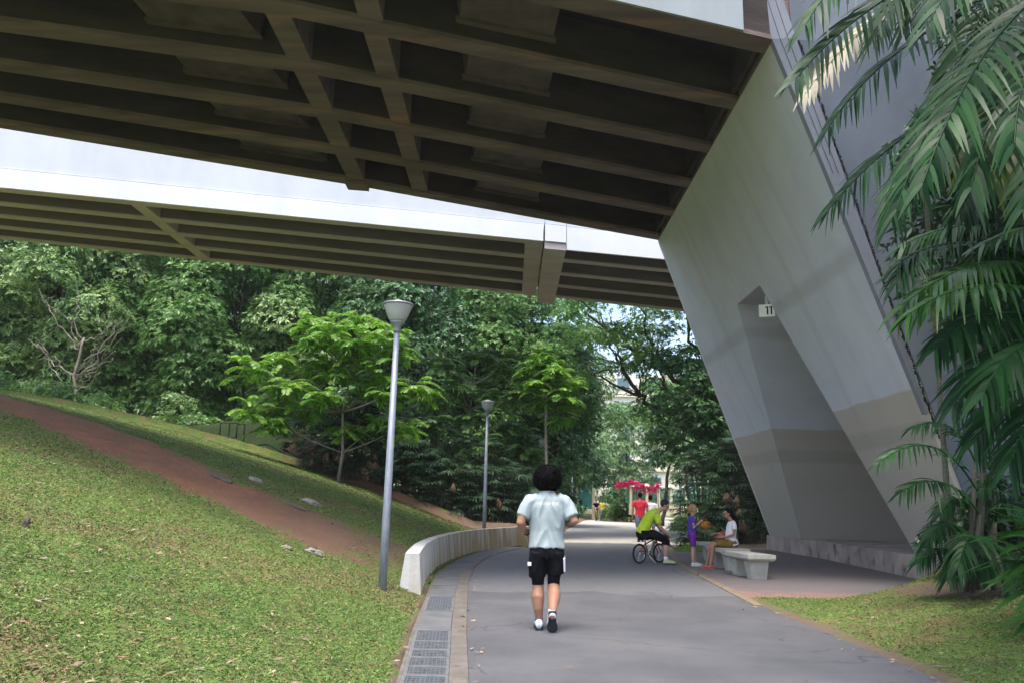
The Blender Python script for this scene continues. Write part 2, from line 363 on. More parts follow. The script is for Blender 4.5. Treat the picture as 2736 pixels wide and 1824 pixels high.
at = gm.attributes.new('soil', 'FLOAT', 'POINT'); at.data.foreach_set('value', dirt(GX, GY).ravel().astype(np.float32))
gm.polygons.foreach_set('use_smooth', [True] * len(gm.polygons))
def ground_mat():
    m = bpy.data.materials.new('lawn_and_red_soil'); m.use_nodes = True; nt = m.node_tree; N = nt.nodes; L = nt.links; b = N['Principled BSDF']
    b.inputs['Roughness'].default_value = .95; b.inputs['Specular IOR Level'].default_value = .1
    tc = N.new('ShaderNodeTexCoord')
    def nz(s, d=6, r=.65):
        n = N.new('ShaderNodeTexNoise'); n.inputs['Scale'].default_value = s; n.inputs['Detail'].default_value = d; n.inputs['Roughness'].default_value = r; L.new(tc.outputs['Object'], n.inputs[0]); return n.outputs[0]
    def rg(f, lo, hi, a=0, c=1):
        r = N.new('ShaderNodeMapRange'); L.new(f, r.inputs[0]); r.inputs[1].default_value = lo; r.inputs[2].default_value = hi; r.inputs[3].default_value = a; r.inputs[4].default_value = c; return r.outputs[0]
    def mx(f, a, c):
        x = N.new('ShaderNodeMix'); x.data_type = 'RGBA'; L.new(f, x.inputs[0])
        for i, v in ((6, a), (7, c)):
            if isinstance(v, tuple): x.inputs[i].default_value = (*v, 1)
            else: L.new(v, x.inputs[i])
        return x.outputs[2]
    g = mx(rg(nz(1.1), .35, .65), (.12, .175, .048), (.165, .22, .062))
    g = mx(rg(nz(14, 8), .4, .65), g, (.075, .115, .03))
    g = mx(rg(nz(3.0, 8), .48, .66, 0, .75), g, (.19, .125, .07))
    soil = mx(rg(nz(2.5, 8), .35, .65), (.26, .122, .070), (.19, .10, .062))
    soil = mx(rg(nz(1.3, 8), .45, .7, 0, .7), soil, (.15, .085, .06))
    soil = mx(rg(nz(26, 4), .58, .72), soil, (.36, .29, .22))
    sx = N.new('ShaderNodeSeparateXYZ'); L.new(tc.outputs['Object'], sx.inputs[0])
    soil = mx(rg(sx.outputs[0], -5.0, -2.3, 0, .7), soil, (.14, .105, .078))  # soil darkened towards the lamp: deck shade put into the colour
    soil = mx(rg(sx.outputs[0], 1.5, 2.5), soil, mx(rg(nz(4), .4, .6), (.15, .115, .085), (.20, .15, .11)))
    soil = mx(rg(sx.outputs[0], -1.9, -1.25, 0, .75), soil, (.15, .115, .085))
    a = N.new('ShaderNodeAttribute'); a.attribute_name = 'soil'
    ad = N.new('ShaderNodeMath'); ad.operation = 'MULTIPLY_ADD'; L.new(rg(nz(2.2, 12, .78), .36, .64, -.5, .5), ad.inputs[0]); ad.inputs[1].default_value = .95; L.new(a.outputs['Fac'], ad.inputs[2])
    o = mx(rg(ad.outputs[0], .38, .62), g, soil)
    L.new(o, b.inputs['Base Color'])
    bp = N.new('ShaderNodeBump'); bp.inputs['Strength'].default_value = .7; bp.inputs['Distance'].default_value = .04; L.new(nz(22, 8), bp.inputs['Height']); L.new(bp.outputs[0], b.inputs['Normal'])
    return m
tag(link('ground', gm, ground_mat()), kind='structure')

def strip(name, left, right, z, y0, y1, step, m, kind='structure', parent=None, thick=0):
    ys = np.linspace(y0, y1, max(2, int(round((y1 - y0) / step)) + 1)); v = []; f = []
    for y in ys:
        v.append((float(interp(y, left)), y, z)); v.append((float(interp(y, right)), y, z))
    for i in range(len(ys) - 1): f.append((2 * i, 2 * i + 1, 2 * i + 3, 2 * i + 2))
    if thick:
        n = len(v); v += [(p[0], p[1], z - thick) for p in v]
        for i in range(len(ys) - 1):
            f.append((2 * i, 2 * i + 2, n + 2 * i + 2, n + 2 * i)); f.append((2 * i + 1, n + 2 * i + 1, n + 2 * i + 3, 2 * i + 3))
        f.append((0, n, n + 1, 1)); k = 2 * (len(ys) - 1); f.append((k, k + 1, n + k + 1, n + k))
    o = link(name, pmesh(name, v, f), m, parent)
    return tag(o, kind=kind) if kind else o

def asphalt_mat():
    m = mat('asphalt', (.082, .084, .093), (.105, .107, .117), 1.1, .85, .5, 220)
    nt = m.node_tree; N = nt.nodes; L = nt.links; b = N['Principled BSDF']; src = b.inputs['Base Color'].links[0].from_socket
    tc = N.new('ShaderNodeTexCoord'); sp = N.new('ShaderNodeSeparateXYZ'); L.new(tc.outputs['Object'], sp.inputs[0])
    n = N.new('ShaderNodeTexNoise'); n.inputs['Scale'].default_value = 1.0; n.inputs['Detail'].default_value = 5; L.new(tc.outputs['Object'], n.inputs[0])
    a = N.new('ShaderNodeMath'); a.operation = 'MULTIPLY_ADD'; L.new(n.outputs[0], a.inputs[0]); a.inputs[1].default_value = 2.4; L.new(sp.outputs[1], a.inputs[2])
    # newer dark surfacing in the foreground, an older paler sheet beyond it with a ragged joint; far path paler still, its sunlight put into the colour
    def step(prev, col, at, e, mode=None):
        r = N.new('ShaderNodeMapRange'); L.new(a.outputs[0], r.inputs[0]); r.inputs[1].default_value = at - e; r.inputs[2].default_value = at + e
        x = N.new('ShaderNodeMix'); x.data_type = 'RGBA'; L.new(r.outputs[0], x.inputs[0]); L.new(prev, x.inputs[6]); x.inputs[7].default_value = (*col, 1); return x.outputs[2]
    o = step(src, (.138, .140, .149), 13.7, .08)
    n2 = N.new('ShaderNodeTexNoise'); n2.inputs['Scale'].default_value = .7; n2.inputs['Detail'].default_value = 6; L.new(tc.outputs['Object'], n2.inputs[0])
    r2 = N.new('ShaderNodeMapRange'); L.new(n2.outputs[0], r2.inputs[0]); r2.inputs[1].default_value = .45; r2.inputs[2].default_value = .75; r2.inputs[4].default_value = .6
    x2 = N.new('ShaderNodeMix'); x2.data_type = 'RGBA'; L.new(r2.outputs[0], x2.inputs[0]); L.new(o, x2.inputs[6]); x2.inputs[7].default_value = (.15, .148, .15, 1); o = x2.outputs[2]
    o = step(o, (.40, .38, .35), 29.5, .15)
    # hairline cracks and dark blotches
    vo = N.new('ShaderNodeTexVoronoi'); vo.feature = 'DISTANCE_TO_EDGE'; vo.inputs['Scale'].default_value = .45; mv = N.new('ShaderNodeMixRGB'); mv.inputs[0].default_value = .25; L.new(tc.outputs['Object'], mv.inputs[1]); nn = N.new('ShaderNodeTexNoise'); nn.inputs['Scale'].default_value = 3; nn.inputs['Detail'].default_value = 8; L.new(tc.outputs['Object'], nn.inputs[0]); L.new(nn.outputs['Color'], mv.inputs[2]); L.new(mv.outputs[0], vo.inputs[0])
    rc = N.new('ShaderNodeMapRange'); L.new(vo.outputs['Distance'], rc.inputs[0]); rc.inputs[1].default_value = .0; rc.inputs[2].default_value = .006; rc.inputs[3].default_value = .55; rc.inputs[4].default_value = 0
    mk = N.new('ShaderNodeMapRange'); L.new(n2.outputs[0], mk.inputs[0]); mk.inputs[1].default_value = .48; mk.inputs[2].default_value = .56; mm_ = N.new('ShaderNodeMath'); mm_.operation = 'MULTIPLY'; L.new(rc.outputs[0], mm_.inputs[0]); L.new(mk.outputs[0], mm_.inputs[1])
    xc = N.new('ShaderNodeMix'); xc.data_type = 'RGBA'; L.new(mm_.outputs[0], xc.inputs[0]); L.new(o, xc.inputs[6]); xc.inputs[7].default_value = (.03, .03, .03, 1); o = xc.outputs[2]
    n5 = N.new('ShaderNodeTexNoise'); n5.inputs['Scale'].default_value = 5; n5.inputs['Detail'].default_value = 8; L.new(tc.outputs['Object'], n5.inputs[0]); r5 = N.new('ShaderNodeMapRange'); L.new(n5.outputs[0], r5.inputs[0]); r5.inputs[1].default_value = .55; r5.inputs[2].default_value = .8; r5.inputs[4].default_value = .5
    x5 = N.new('ShaderNodeMix'); x5.data_type = 'RGBA'; L.new(r5.outputs[0], x5.inputs[0]); L.new(o, x5.inputs[6]); x5.inputs[7].default_value = (.075, .075, .08, 1); o = x5.outputs[2]
    # aggregate speckle
    s = N.new('ShaderNodeTexVoronoi'); s.inputs['Scale'].default_value = 130; L.new(tc.outputs['Object'], s.inputs[0])
    h = N.new('ShaderNodeHueSaturation'); rr = N.new('ShaderNodeMapRange'); L.new(s.outputs['Distance'], rr.inputs[0]); rr.inputs[2].default_value = .7; rr.inputs[3].default_value = .86; rr.inputs[4].default_value = 1.15
    L.new(rr.outputs[0], h.inputs['Value']); L.new(o, h.inputs['Color']); L.new(h.outputs[0], b.inputs['Base Color'])
    return m
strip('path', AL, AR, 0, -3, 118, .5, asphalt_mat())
KERB_IN = [(y, x - .003) for y, x in AL]
strip('kerb_strip', DR, KERB_IN, .012, -2, 26, .4, M['concrete_kerb'], thick=.3)
# yellow brown kerb line on the right of the path
KR = [(11.3, 3.47), (14.7, 3.69), (18.9, 3.98), (23.5, 4.66), (27.2, 5.6)]
strip('kerb_line', [(y, x - .10) for y, x in KR], [(y, x + .04) for y, x in KR], .010, 11.3, 27.2, .4, mat('ochre_kerb_line', (.24, .185, .12), (.17, .145, .115), 5, .9, .3, 60), thick=.03)
# brick paving
def paving_mat():
    m = mat('brick_paving', (.30, .15, .105), (.21, .12, .10), 2.5, .85, .3, 40)
    nt = m.node_tree; N = nt.nodes; L = nt.links; b = N['Principled BSDF']
    tc = N.new('ShaderNodeTexCoord'); mp = N.new('ShaderNodeMapping'); mp.inputs['Rotation'].default_value = (0, 0, rad(38)); L.new(tc.outputs['Object'], mp.inputs[0])
    br = N.new('ShaderNodeTexBrick'); br.inputs['Scale'].default_value = 4.5; br.inputs['Mortar Size'].default_value = .03; br.inputs['Brick Width'].default_value = .9; br.inputs['Row Height'].default_value = .45
    br.inputs['Color1'].default_value = (.30, .17, .13, 1); br.inputs['Color2'].default_value = (.20, .14, .125, 1); br.inputs['Mortar'].default_value = (.07, .06, .055, 1); L.new(mp.outputs[0], br.inputs[0])
    n = N.new('ShaderNodeTexNoise'); n.inputs['Scale'].default_value = .9; n.inputs['Detail'].default_value = 7; L.new(tc.outputs['Object'], n.inputs[0])
    r = N.new('ShaderNodeMapRange'); L.new(n.outputs[0], r.inputs[0]); r.inputs[1].default_value = .3; r.inputs[2].default_value = .55; r.inputs[4].default_value = .85
    x = N.new('ShaderNodeMix'); x.data_type = 'RGBA'; L.new(r.outputs[0], x.inputs[0]); L.new(br.outputs[0], x.inputs[6]); x.inputs[7].default_value = (.17, .155, .15, 1)
    sp = N.new('ShaderNodeSeparateXYZ'); L.new(tc.outputs['Object'], sp.inputs[0]); ay = N.new('ShaderNodeMath'); ay.operation = 'MULTIPLY_ADD'; L.new(n.outputs[0], ay.inputs[0]); ay.inputs[1].default_value = 3.0; L.new(sp.outputs[1], ay.inputs[2])
    ry = N.new('ShaderNodeMapRange'); L.new(ay.outputs[0], ry.inputs[0]); ry.inputs[1].default_value = 14.2; ry.inputs[2].default_value = 15.0; ry.inputs[3].default_value = .1; ry.inputs[4].default_value = .8  # front keeps real brick red, also painting in the warm sun patch
    x3 = N.new('ShaderNodeMix'); x3.data_type = 'RGBA'; L.new(ry.outputs[0], x3.inputs[0]); L.new(br.outputs[0], x3.inputs[6]); x3.inputs[7].default_value = (.128, .126, .132, 1)
    L.new(x3.outputs[2], b.inputs['Base Color']); return m
pv = [(3.52, 11.95), (5.04, 12.45), (7.2, 14.6), (8.6, 15.9), (8.6, 27), (5.6, 27), (4.70, 23.5), (4.03, 18.9), (3.74, 14.7), (3.53, 12.5)]
bm = bmesh.new(); vs = [bm.verts.new((x, y, .004)) for x, y in pv]; bm.faces.new(vs); me = bpy.data.meshes.new('paving'); bm.to_mesh(me); bm.free()
tag(link('paving', me, paving_mat()), kind='structure')

gp = [(4.86, 23.7), (5.6, 23.9), (6.6, 25.2), (6.8, 27.4), (5.85, 27.3), (5.35, 25.6)]
v = [(x, y, -.02) for x, y in gp] + [((x - 5.8) * .9 + 5.8, (y - 25.5) * .94 + 25.5, .05) for x, y in gp]
tag(link('grass_patch', pmesh('grass_patch', v, [(6, 7, 8, 9, 10, 11)] + [(k, (k + 1) % 6, 6 + (k + 1) % 6, 6 + k) for k in range(6)]), mat('patch_lawn', (.13, .19, .045), (.09, .14, .04), 12, .95, .6, 40)), kind='structure')
# ------------------------------------------------------------------ drain: slabs, gratings
def drx(y, f): return float(interp(y, DL) + .03 + (interp(y, DR) - interp(y, DL) - .035) * f)
ch = MB()
for y in np.arange(0, 25.6, .4):
    for f in (0, 1):
        pass
ys = np.arange(-1, 25.8, .4); v = []; f = []
for y in ys: v += [(drx(y, 0), y, -.01), (drx(y, 0), y, -.42), (drx(y, 1), y, -.42), (drx(y, 1), y, -.01)]
for i in range(len(ys) - 1):
    a = 4 * i; f += [(a, a + 1, a + 5, a + 4), (a + 1, a + 2, a + 6, a + 5), (a + 2, a + 3, a + 7, a + 6)]
tag(link('drain_channel', pmesh('drain_channel', v, f), M['drain_dark']), kind='structure')
# concrete rims either side
strip('drain_edge', [(y, x - .012) for y, x in DL], [(y, x + .030) for y, x in DL], .006, -1, 25.6, .4, M['concrete_kerb'], thick=.1)
def grate(y0, y1, label):
    r = empty('drain_grating', (0, 0, 0), 0, label, 'grating', 'steel gratings along the drain')
    m = MB(); zt = .012; zb = -.03; w = .018
    def P(y, f, z): return (drx(y, f), y, z)
    def bar(ya, fa, yb, fb, wx, wy, zt=zt, zb=zb):
        a = Vector(P(ya, fa, 0)); b = Vector(P(yb, fb, 0)); d = (b - a).normalized(); s = Vector((-d.y, d.x, 0)) * wx / 2
        q = [a - s, a + s, b + s, b - s]
        m.hexa([(p.x, p.y, zb) for p in q] + [(p.x, p.y, zt) for p in q])
    bar(y0, .02, y1, .02, .03, 0); bar(y0, .98, y1, .98, .03, 0)
    bar(y0 + .012, .02, y0 + .012, .98, .03, 0, zt + .001); bar(y1 - .012, .02, y1 - .012, .98, .03, 0, zt + .001)
    m.build('frame', M['galv'], r)
    m = MB()
    n = max(4, int(round((y1 - y0) / .07)))
    for i in range(1, n):
        y = y0 + (y1 - y0) * i / n; bar(y, .05, y, .95, .010, 0, zt - .002)
    for i in range(1, 10): bar(y0 + .02, i / 10, y1 - .02, i / 10, .005, 0, zt - .006)
    m.build('bars', M['galv'], r)
    return r
grate(10.05, 11.50, 'far short drain grating set between two grey slabs beside the white wall end')
gy0 = [8.56, 7.9, 7.47, 7.11, 6.74, 6.40, 6.03, 5.65]
gl = ['drain grating directly in front of the near grey drain slab', 'second drain grating counted from the near grey slab', 'third drain grating counted from the near grey slab', 'fourth drain grating counted from the near grey slab', 'fifth drain grating counted from the near grey slab', 'drain grating just above the one cut by the bottom of the photo', 'drain grating cut off by the bottom edge of the photo']
for i in range(7): grate(gy0[i + 1] + .006, gy0[i] - .006, gl[i])
def slab(y0, y1, label):
    v = []; f = []; ys = np.linspace(y0, y1, max(2, int((y1 - y0) / .4) + 1))
    L_ = [(y, drx(y, .0)) for y in ys]; R_ = [(y, drx(y, 1.0)) for y in ys]
    o = strip('drain_slab', L_, R_, .008, y0, y1 - 1e-4, (y1 - y0) / (len(ys) - 1) - 1e-6, M['slab'], kind=None, thick=.06)
    tag(o, label, 'drain cover', 'grey slabs covering the drain')
slab(8.575, 10.03, 'smooth grey drain slab lying between the two runs of gratings')
ly = [11.52, 13.0, 14.6, 16.3, 18.2, 20.2, 22.4, 24.6]
ll = ['grey drain slab just past the far grating with an orange stain', 'second grey drain slab past the far grating, at the foot of the white wall', 'third grey drain slab past the far grating', 'fourth grey drain slab past the far grating', 'fifth grey drain slab past the far grating, where the drain bends', 'sixth grey drain slab past the far grating', 'last grey drain slab at the far end of the curved wall']
for i in range(7): slab(ly[i], ly[i + 1] - .015, ll[i])

# ------------------------------------------------------------------ curved retaining wall
WB = [(11.70, -1.20), (13.0, -1.29), (14.36, -1.37), (16.7, -1.40), (18.6, -1.28), (20.2, -1.10), (21.6, -.86), (22.75, -.57), (24.4, -.02), (26.0, .56), (27.3, 1.05)]
v = []; f = []
wy = np.concatenate([np.arange(11.7, 27.3, .3)]); n0 = len(wy)
for i, y in enumerate(wy):
    x = float(interp(y, WB)); x2 = float(interp(y + .05, WB)); t = Vector((x2 - x, .05, 0)).normalized(); nrm = Vector((-t.y, t.x, 0))  # to the left (uphill)
    h = .565 + .02 * math.sin(y) * 0
    base = Vector((x, y, 0)); top = base + nrm * .05
    for p, z in ((base, -.06), (top, h), (top + nrm * .20, h), (base + nrm * .33, -.06)): v.append((p.x, p.y, z))
for i in range(n0 - 1):
    a = 4 * i
    for k in range(4): f.append((a + k, a + (k + 1) % 4, a + 4 + (k + 1) % 4, a + 4 + k))
f += [(0, 3, 2, 1), (4 * n0 - 4, 4 * n0 - 3, 4 * n0 - 2, 4 * n0 - 1)]
me = pmesh('retaining_wall', v, f)
bm = bmesh.new(); bm.from_mesh(me); bmesh.ops.recalc_face_normals(bm, faces=bm.faces); bm.to_mesh(me); bm.free()
def wall_mat():
    m = mat('stained_white_wall', (.66, .655, .64), (.56, .55, .52), 2.2, .85, .3, 30)
    nt = m.node_tree; N = nt.nodes; L = nt.links; b = N['Principled BSDF']; src = b.inputs['Base Color'].links[0].from_socket
    tc = N.new('ShaderNodeTexCoord'); mp = N.new('ShaderNodeMapping'); mp.inputs['Scale'].default_value = (2, 2, .18); L.new(tc.outputs['Object'], mp.inputs[0])
    n = N.new('ShaderNodeTexNoise'); n.inputs['Scale'].default_value = 1.8; n.inputs['Detail'].default_value = 7; L.new(mp.outputs[0], n.inputs[0])
    sp = N.new('ShaderNodeSeparateXYZ'); L.new(tc.outputs['Object'], sp.inputs[0])
    ry = N.new('ShaderNodeMapRange'); L.new(sp.outputs[1], ry.inputs[0]); ry.inputs[1].default_value = 13.5; ry.inputs[2].default_value = 19; ry.inputs[3].default_value = -.22; ry.inputs[4].default_value = .04
    rz = N.new('ShaderNodeMapRange'); L.new(sp.outputs[2], rz.inputs[0]); rz.inputs[1].default_value = .0; rz.inputs[2].default_value = .5; rz.inputs[3].default_value = .12; rz.inputs[4].default_value = 0
    a1 = N.new('ShaderNodeMath'); L.new(n.outputs[0], a1.inputs[0]); L.new(ry.outputs[0], a1.inputs[1])
    a2 = N.new('ShaderNodeMath'); L.new(a1.outputs[0], a2.inputs[0]); L.new(rz.outputs[0], a2.inputs[1])
    r = N.new('ShaderNodeMapRange'); L.new(a2.outputs[0], r.inputs[0]); r.inputs[1].default_value = .38; r.inputs[2].default_value = .62; r.inputs[4].default_value = .85
    x = N.new('ShaderNodeMix'); x.data_type = 'RGBA'; L.new(r.outputs[0], x.inputs[0]); L.new(src, x.inputs[6]); x.inputs[7].default_value = (.36, .25, .10, 1)
    L.new(x.outputs[2], b.inputs['Base Color']); return m
tag(link('retaining_wall', me, wall_mat()), 'low curved white concrete wall with mould stains holding back the grass slope', 'wall')

# ------------------------------------------------------------------ bridge decks
def ribline(c4, cl, k, xk=-4.2, s1=.44, s2=.375):
    """y of rib k (0 = far edge) at x"""
    return None
def near_y(k, x):
    yr = 24.30 - 2.16 * k      # at x = 4.6
    ym = 20.40 - 1.945 * k     # at x = -4.15
    yl = 17.31 - 1.52 * k      # at x = -12.07 (ribs converge a little)
    if x >= -4.15: return ym + (yr - ym) * (x + 4.15) / 8.75
    return yl + (ym - yl) * (x + 12.07) / 7.92
def deck_line(mb, yf, x0, x1, step, w, z0, z1, side=-1):
    """box girder strip along yf(x), width w towards the viewer, from z0 to z1"""
    xs = sorted(set(list(np.arange(x0, x1, step)) + [x1] + [k for k in (-4.15,) if x0 < k < x1])); v = []; f = []
    for x in xs:
        y = yf(x); v += [(x, y - w, z0), (x, y, z0), (x, y, z1), (x, y - w, z1)]
    for i in range(len(xs) - 1):
        a = 4 * i
        for k in range(4): f.append((a + k, a + 4 + k, a + 4 + (k + 1) % 4, a + (k + 1) % 4))
    f += [(0, 1, 2, 3), (4 * len(xs) - 1, 4 * len(xs) - 2, 4 * len(xs) - 3, 4 * len(xs) - 4)]
    mb.add(v, f)
nd = empty('bridge_deck', (0, 16, 9.6), 0, 'near concrete bridge deck with dark ribbed underside crossing right overhead', 'bridge')
def ndo(o): o.location = (0, -16, -9.6); return o
ZB, ZT = 9.6, 10.60
XE = 30.0
for k in range(6):
    m = MB(); ww = .43
    ww = .43 if k < 5 else .48
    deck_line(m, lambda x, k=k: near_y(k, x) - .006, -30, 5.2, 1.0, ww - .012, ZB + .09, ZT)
    g_ = ndo(m.build('girder', M['bay_shade'], nd))
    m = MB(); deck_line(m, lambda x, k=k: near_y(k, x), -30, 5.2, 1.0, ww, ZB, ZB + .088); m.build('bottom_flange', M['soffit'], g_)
# slab above, with edge cantilevers, and solid extension to the right beyond the pier
m = MB()
xs = np.arange(-30, 40, 1.0); v = []; f = []
for x in xs:
    ya = near_y(5, x) - .50; yb = near_y(0, x) + .02
    v += [(x, ya - .0, ZT), (x, yb, ZT), (x, yb, ZT + .3), (x, ya, ZT + .3)]
for i in range(len(xs) - 1):
    a = 4 * i
    for k in range(4): f.append((a + k, a + (k + 1) % 4, a + 4 + (k + 1) % 4, a + 4 + k))
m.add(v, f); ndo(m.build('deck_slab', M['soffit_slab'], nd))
# bright outer faces (parapet and web) with a ledge
def fascia(name, yf, x0, x1, z0, z1, side, parent, place, z_ledge, mt, proud=.05):
    v = []; f = []; xs = np.arange(x0, x1 + .01, 1.0)
    prof = [(0.0, z0), (.0, z_ledge), (.12, z_ledge + .10), (.12, z1), (-.22, z1), (-.22, z_ledge + .1), (-.06, z_ledge), (-.06, z0)]
    for x in xs:
        y = yf(x)
        for d, z in prof: v.append((x, y + side * (d + proud), z))
    n = len(prof)
    for i in range(len(xs) - 1):
        for k in range(n): f.append((i * n + k, i * n + (k + 1) % n, (i + 1) * n + (k + 1) % n, (i + 1) * n + k))
    f += [tuple(range(n)), tuple((len(xs) - 1) * n + k for k in range(n - 1, -1, -1))]
    me = pmesh(name, v, f); bm = bmesh.new(); bm.from_mesh(me); bmesh.ops.recalc_face_normals(bm, faces=bm.faces); bm.to_mesh(me); bm.free()
    o = link(name, me, mt, parent); return place(o)
fascia('parapet', lambda x: near_y(5, x) - .48, -30, 4.9, ZB + .02, 12.5, -1, nd, ndo, 10.75, M['near_parapet'])
fascia('parapet', lambda x: near_y(0, x), -30, 40, ZB + .02, 12.5, 1, nd, ndo, 10.75, M['fascia'])
# cross beams
for xc, xw in ((-4.25, .44), (-2.62, .42)):
    m = MB()
    for k in range(5):
        y1 = near_y(k, xc) - .43 - .003; y0 = near_y(k + 1, xc) + .003
        v = [(xc - xw / 2, near_y(k + 1, xc - xw / 2) + .003, ZB + .03), (xc + xw / 2, near_y(k + 1, xc + xw / 2) + .003, ZB + .03), (xc + xw / 2, near_y(k, xc + xw / 2) - .433, ZB + .03), (xc - xw / 2, near_y(k, xc - xw / 2) - .433, ZB + .03)]
        m.hexa(v + [(p[0], p[1], ZT - .003) for p in v])
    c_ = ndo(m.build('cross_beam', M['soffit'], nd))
# thickened blocks (blisters) on the near face of every girder, both sides of the joint, and end block by the pier
for k in range(5):
    for (xa, xb, sl) in ((-6.9, -5.0, -1), (-1.1, .65, 1)):
        yA = near_y(k, xa) - .433; yB = near_y(k, xb) - .433; d = 1.25; q = .16
        m = MB(); m.hexa([(xa + (q if sl > 0 else -q * .6), yA - d, ZB + .40), (xb + (q * .6 if sl > 0 else -q), yB - d, ZB + .40), (xb, yB - .003, ZB + .40), (xa, yA - .003, ZB + .40),
                (xa + (q if sl > 0 else -q * .6) - .1, yA - d - .1, ZT - .003), (xb + (q * .6 if sl > 0 else -q) + .1, yB - d - .1, ZT - .003), (xb + .1, yB - .003, ZT - .003), (xa - .1, yA - .003, ZT - .003)])
        m.hexa([(xa - .06, yA - .16, ZB + .33), (xb + .06, yB - .16, ZB + .33), (xb + .06, yB - .004, ZB + .33), (xa - .06, yA - .004, ZB + .33),
                (xa - .06, yA - .16, ZB + .397), (xb + .06, yB - .16, ZB + .397), (xb + .06, yB - .004, ZB + .397), (xa - .06, yA - .004, ZB + .397)])
        ndo(m.build('anchor_block', M['block'], nd))
# joint bracket hanging at the far edge
m = MB(); yj = near_y(0, -4.15)
m.hexa([(-4.55, yj - .40, ZB - .07), (-3.98, yj - .36, ZB - .10), (-3.98, yj + .07, ZB - .10), (-4.55, yj + .06, ZB - .07), (-4.55, yj - .40, ZB - .002), (-3.98, yj - .36, ZB - .002), (-3.98, yj + .07, ZB - .002), (-4.55, yj + .06, ZB - .002)])
ndo(m.build('joint_bracket', M['soffit'], nd))
# end diaphragm at the pier
m = MB()
for k in range(5):
    for xd, wd in ((4.42, .10),):
        v = [(xd, near_y(k + 1, xd) + .003, ZB + .10), (xd + wd, near_y(k + 1, xd + wd) + .003, ZB + .10), (xd + wd, near_y(k, xd + wd) - .433, ZB + .10), (xd, near_y(k, xd) - .433, ZB + .10)]
        m.hexa(v + [(p[0], p[1], ZT - .003) for p in v])
ndo(m.build('end_diaphragm', M['bay_shade'], nd))

# far deck
fd = empty('bridge_deck', (0, 32, 11), 0, 'far bridge deck with bright white side and brown ribbed underside beyond the near deck', 'bridge')
def fdo(o): o.location = (0, -32, -11); return o
FZ = 11.0; FT = 11.65
def far_y(k, x): return 28.9 + .235 * (x - 1.1) + (1.93 * k) * (1 + .012 * (x - 1.1))
for (x0, x1) in ((-45, 1.10), (1.16, 30)):
    for k in range(5):
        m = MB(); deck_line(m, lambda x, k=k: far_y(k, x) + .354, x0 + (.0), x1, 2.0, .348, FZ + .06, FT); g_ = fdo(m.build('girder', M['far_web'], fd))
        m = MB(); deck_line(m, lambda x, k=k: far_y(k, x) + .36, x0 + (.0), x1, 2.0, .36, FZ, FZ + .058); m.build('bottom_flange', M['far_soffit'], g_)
m = MB(); xs = [-45, 1.10]; 
for (x0, x1) in ((-45, 1.10), (1.16, 30)):
    m.hexa([(x0, far_y(0, x0), FT), (x1, far_y(0, x1), FT), (x1, far_y(4, x1) + .42, FT), (x0, far_y(4, x0) + .42, FT), (x0, far_y(0, x0), FT + .3), (x1, far_y(0, x1), FT + .3), (x1, far_y(4, x1) + .42, FT + .3), (x0, far_y(4, x0) + .42, FT + .3)])
fdo(m.build('deck_slab', M['far_slab'], fd))
for (xa, xb, zz) in ((-13.2, -12.75, FZ + .02), (.42, 1.10, FZ + .012), (1.16, 1.98, FZ - .02)):
    m = MB()
    if zz > FZ:
        for k in range(4):
            v = [(xa, far_y(k, xa) + .423, zz), (xb, far_y(k, xb) + .423, zz), (xb, far_y(k + 1, xb) - .003, zz), (xa, far_y(k + 1, xa) - .003, zz)]
            m.hexa(v + [(p[0], p[1], FT - .003) for p in v])
    else:
        v = [(xa, far_y(0, xa) - .06, zz - .25), (xb, far_y(0, xb) - .06, zz - .25), (xb, far_y(4, xb) + .6, zz - .25), (xa, far_y(4, xa) + .6, zz - .25)]
        m.hexa(v + [(p[0], p[1], FZ - .004) for p in v])
    fdo(m.build('cross_beam', M['far_soffit'], fd))
def ffas(x0, x1, z0, parent, extra=0):
    for nm, prof, mm in (('edge_beam', [(-.10, z0), (-.10, 11.66), (-.004, 11.70), (-.004, z0)], 'fascia'), ('parapet', [(-.04, 11.705), (-.02, 14.3), (.15, 14.3), (.15, 12.92), (-.004, 12.92), (-.004, 11.705)], 'parapet')):
        v = []; f = []; xs = np.linspace(x0, x1, 12)
        for x in xs:
            for d, z in prof: v.append((x, far_y(0, x) + d - extra, z))
        n = len(prof)
        for i in range(len(xs) - 1):
            for k in range(n): f.append((i * n + k, i * n + (k + 1) % n, (i + 1) * n + (k + 1) % n, (i + 1) * n + k))
        f += [tuple(range(n)), tuple((len(xs) - 1) * n + k for k in range(n - 1, -1, -1))]
        me = pmesh(nm, v, f); bm = bmesh.new(); bm.from_mesh(me); bmesh.ops.recalc_face_normals(bm, faces=bm.faces); bm.to_mesh(me); bm.free()
        fdo(link(nm, me, M[mm], parent))
ffas(-45, 1.10, FZ + .01, fd); ffas(1.16, 1.98, FZ + .01, fd, .05); ffas(2.0, 30, FZ - .25, fd)

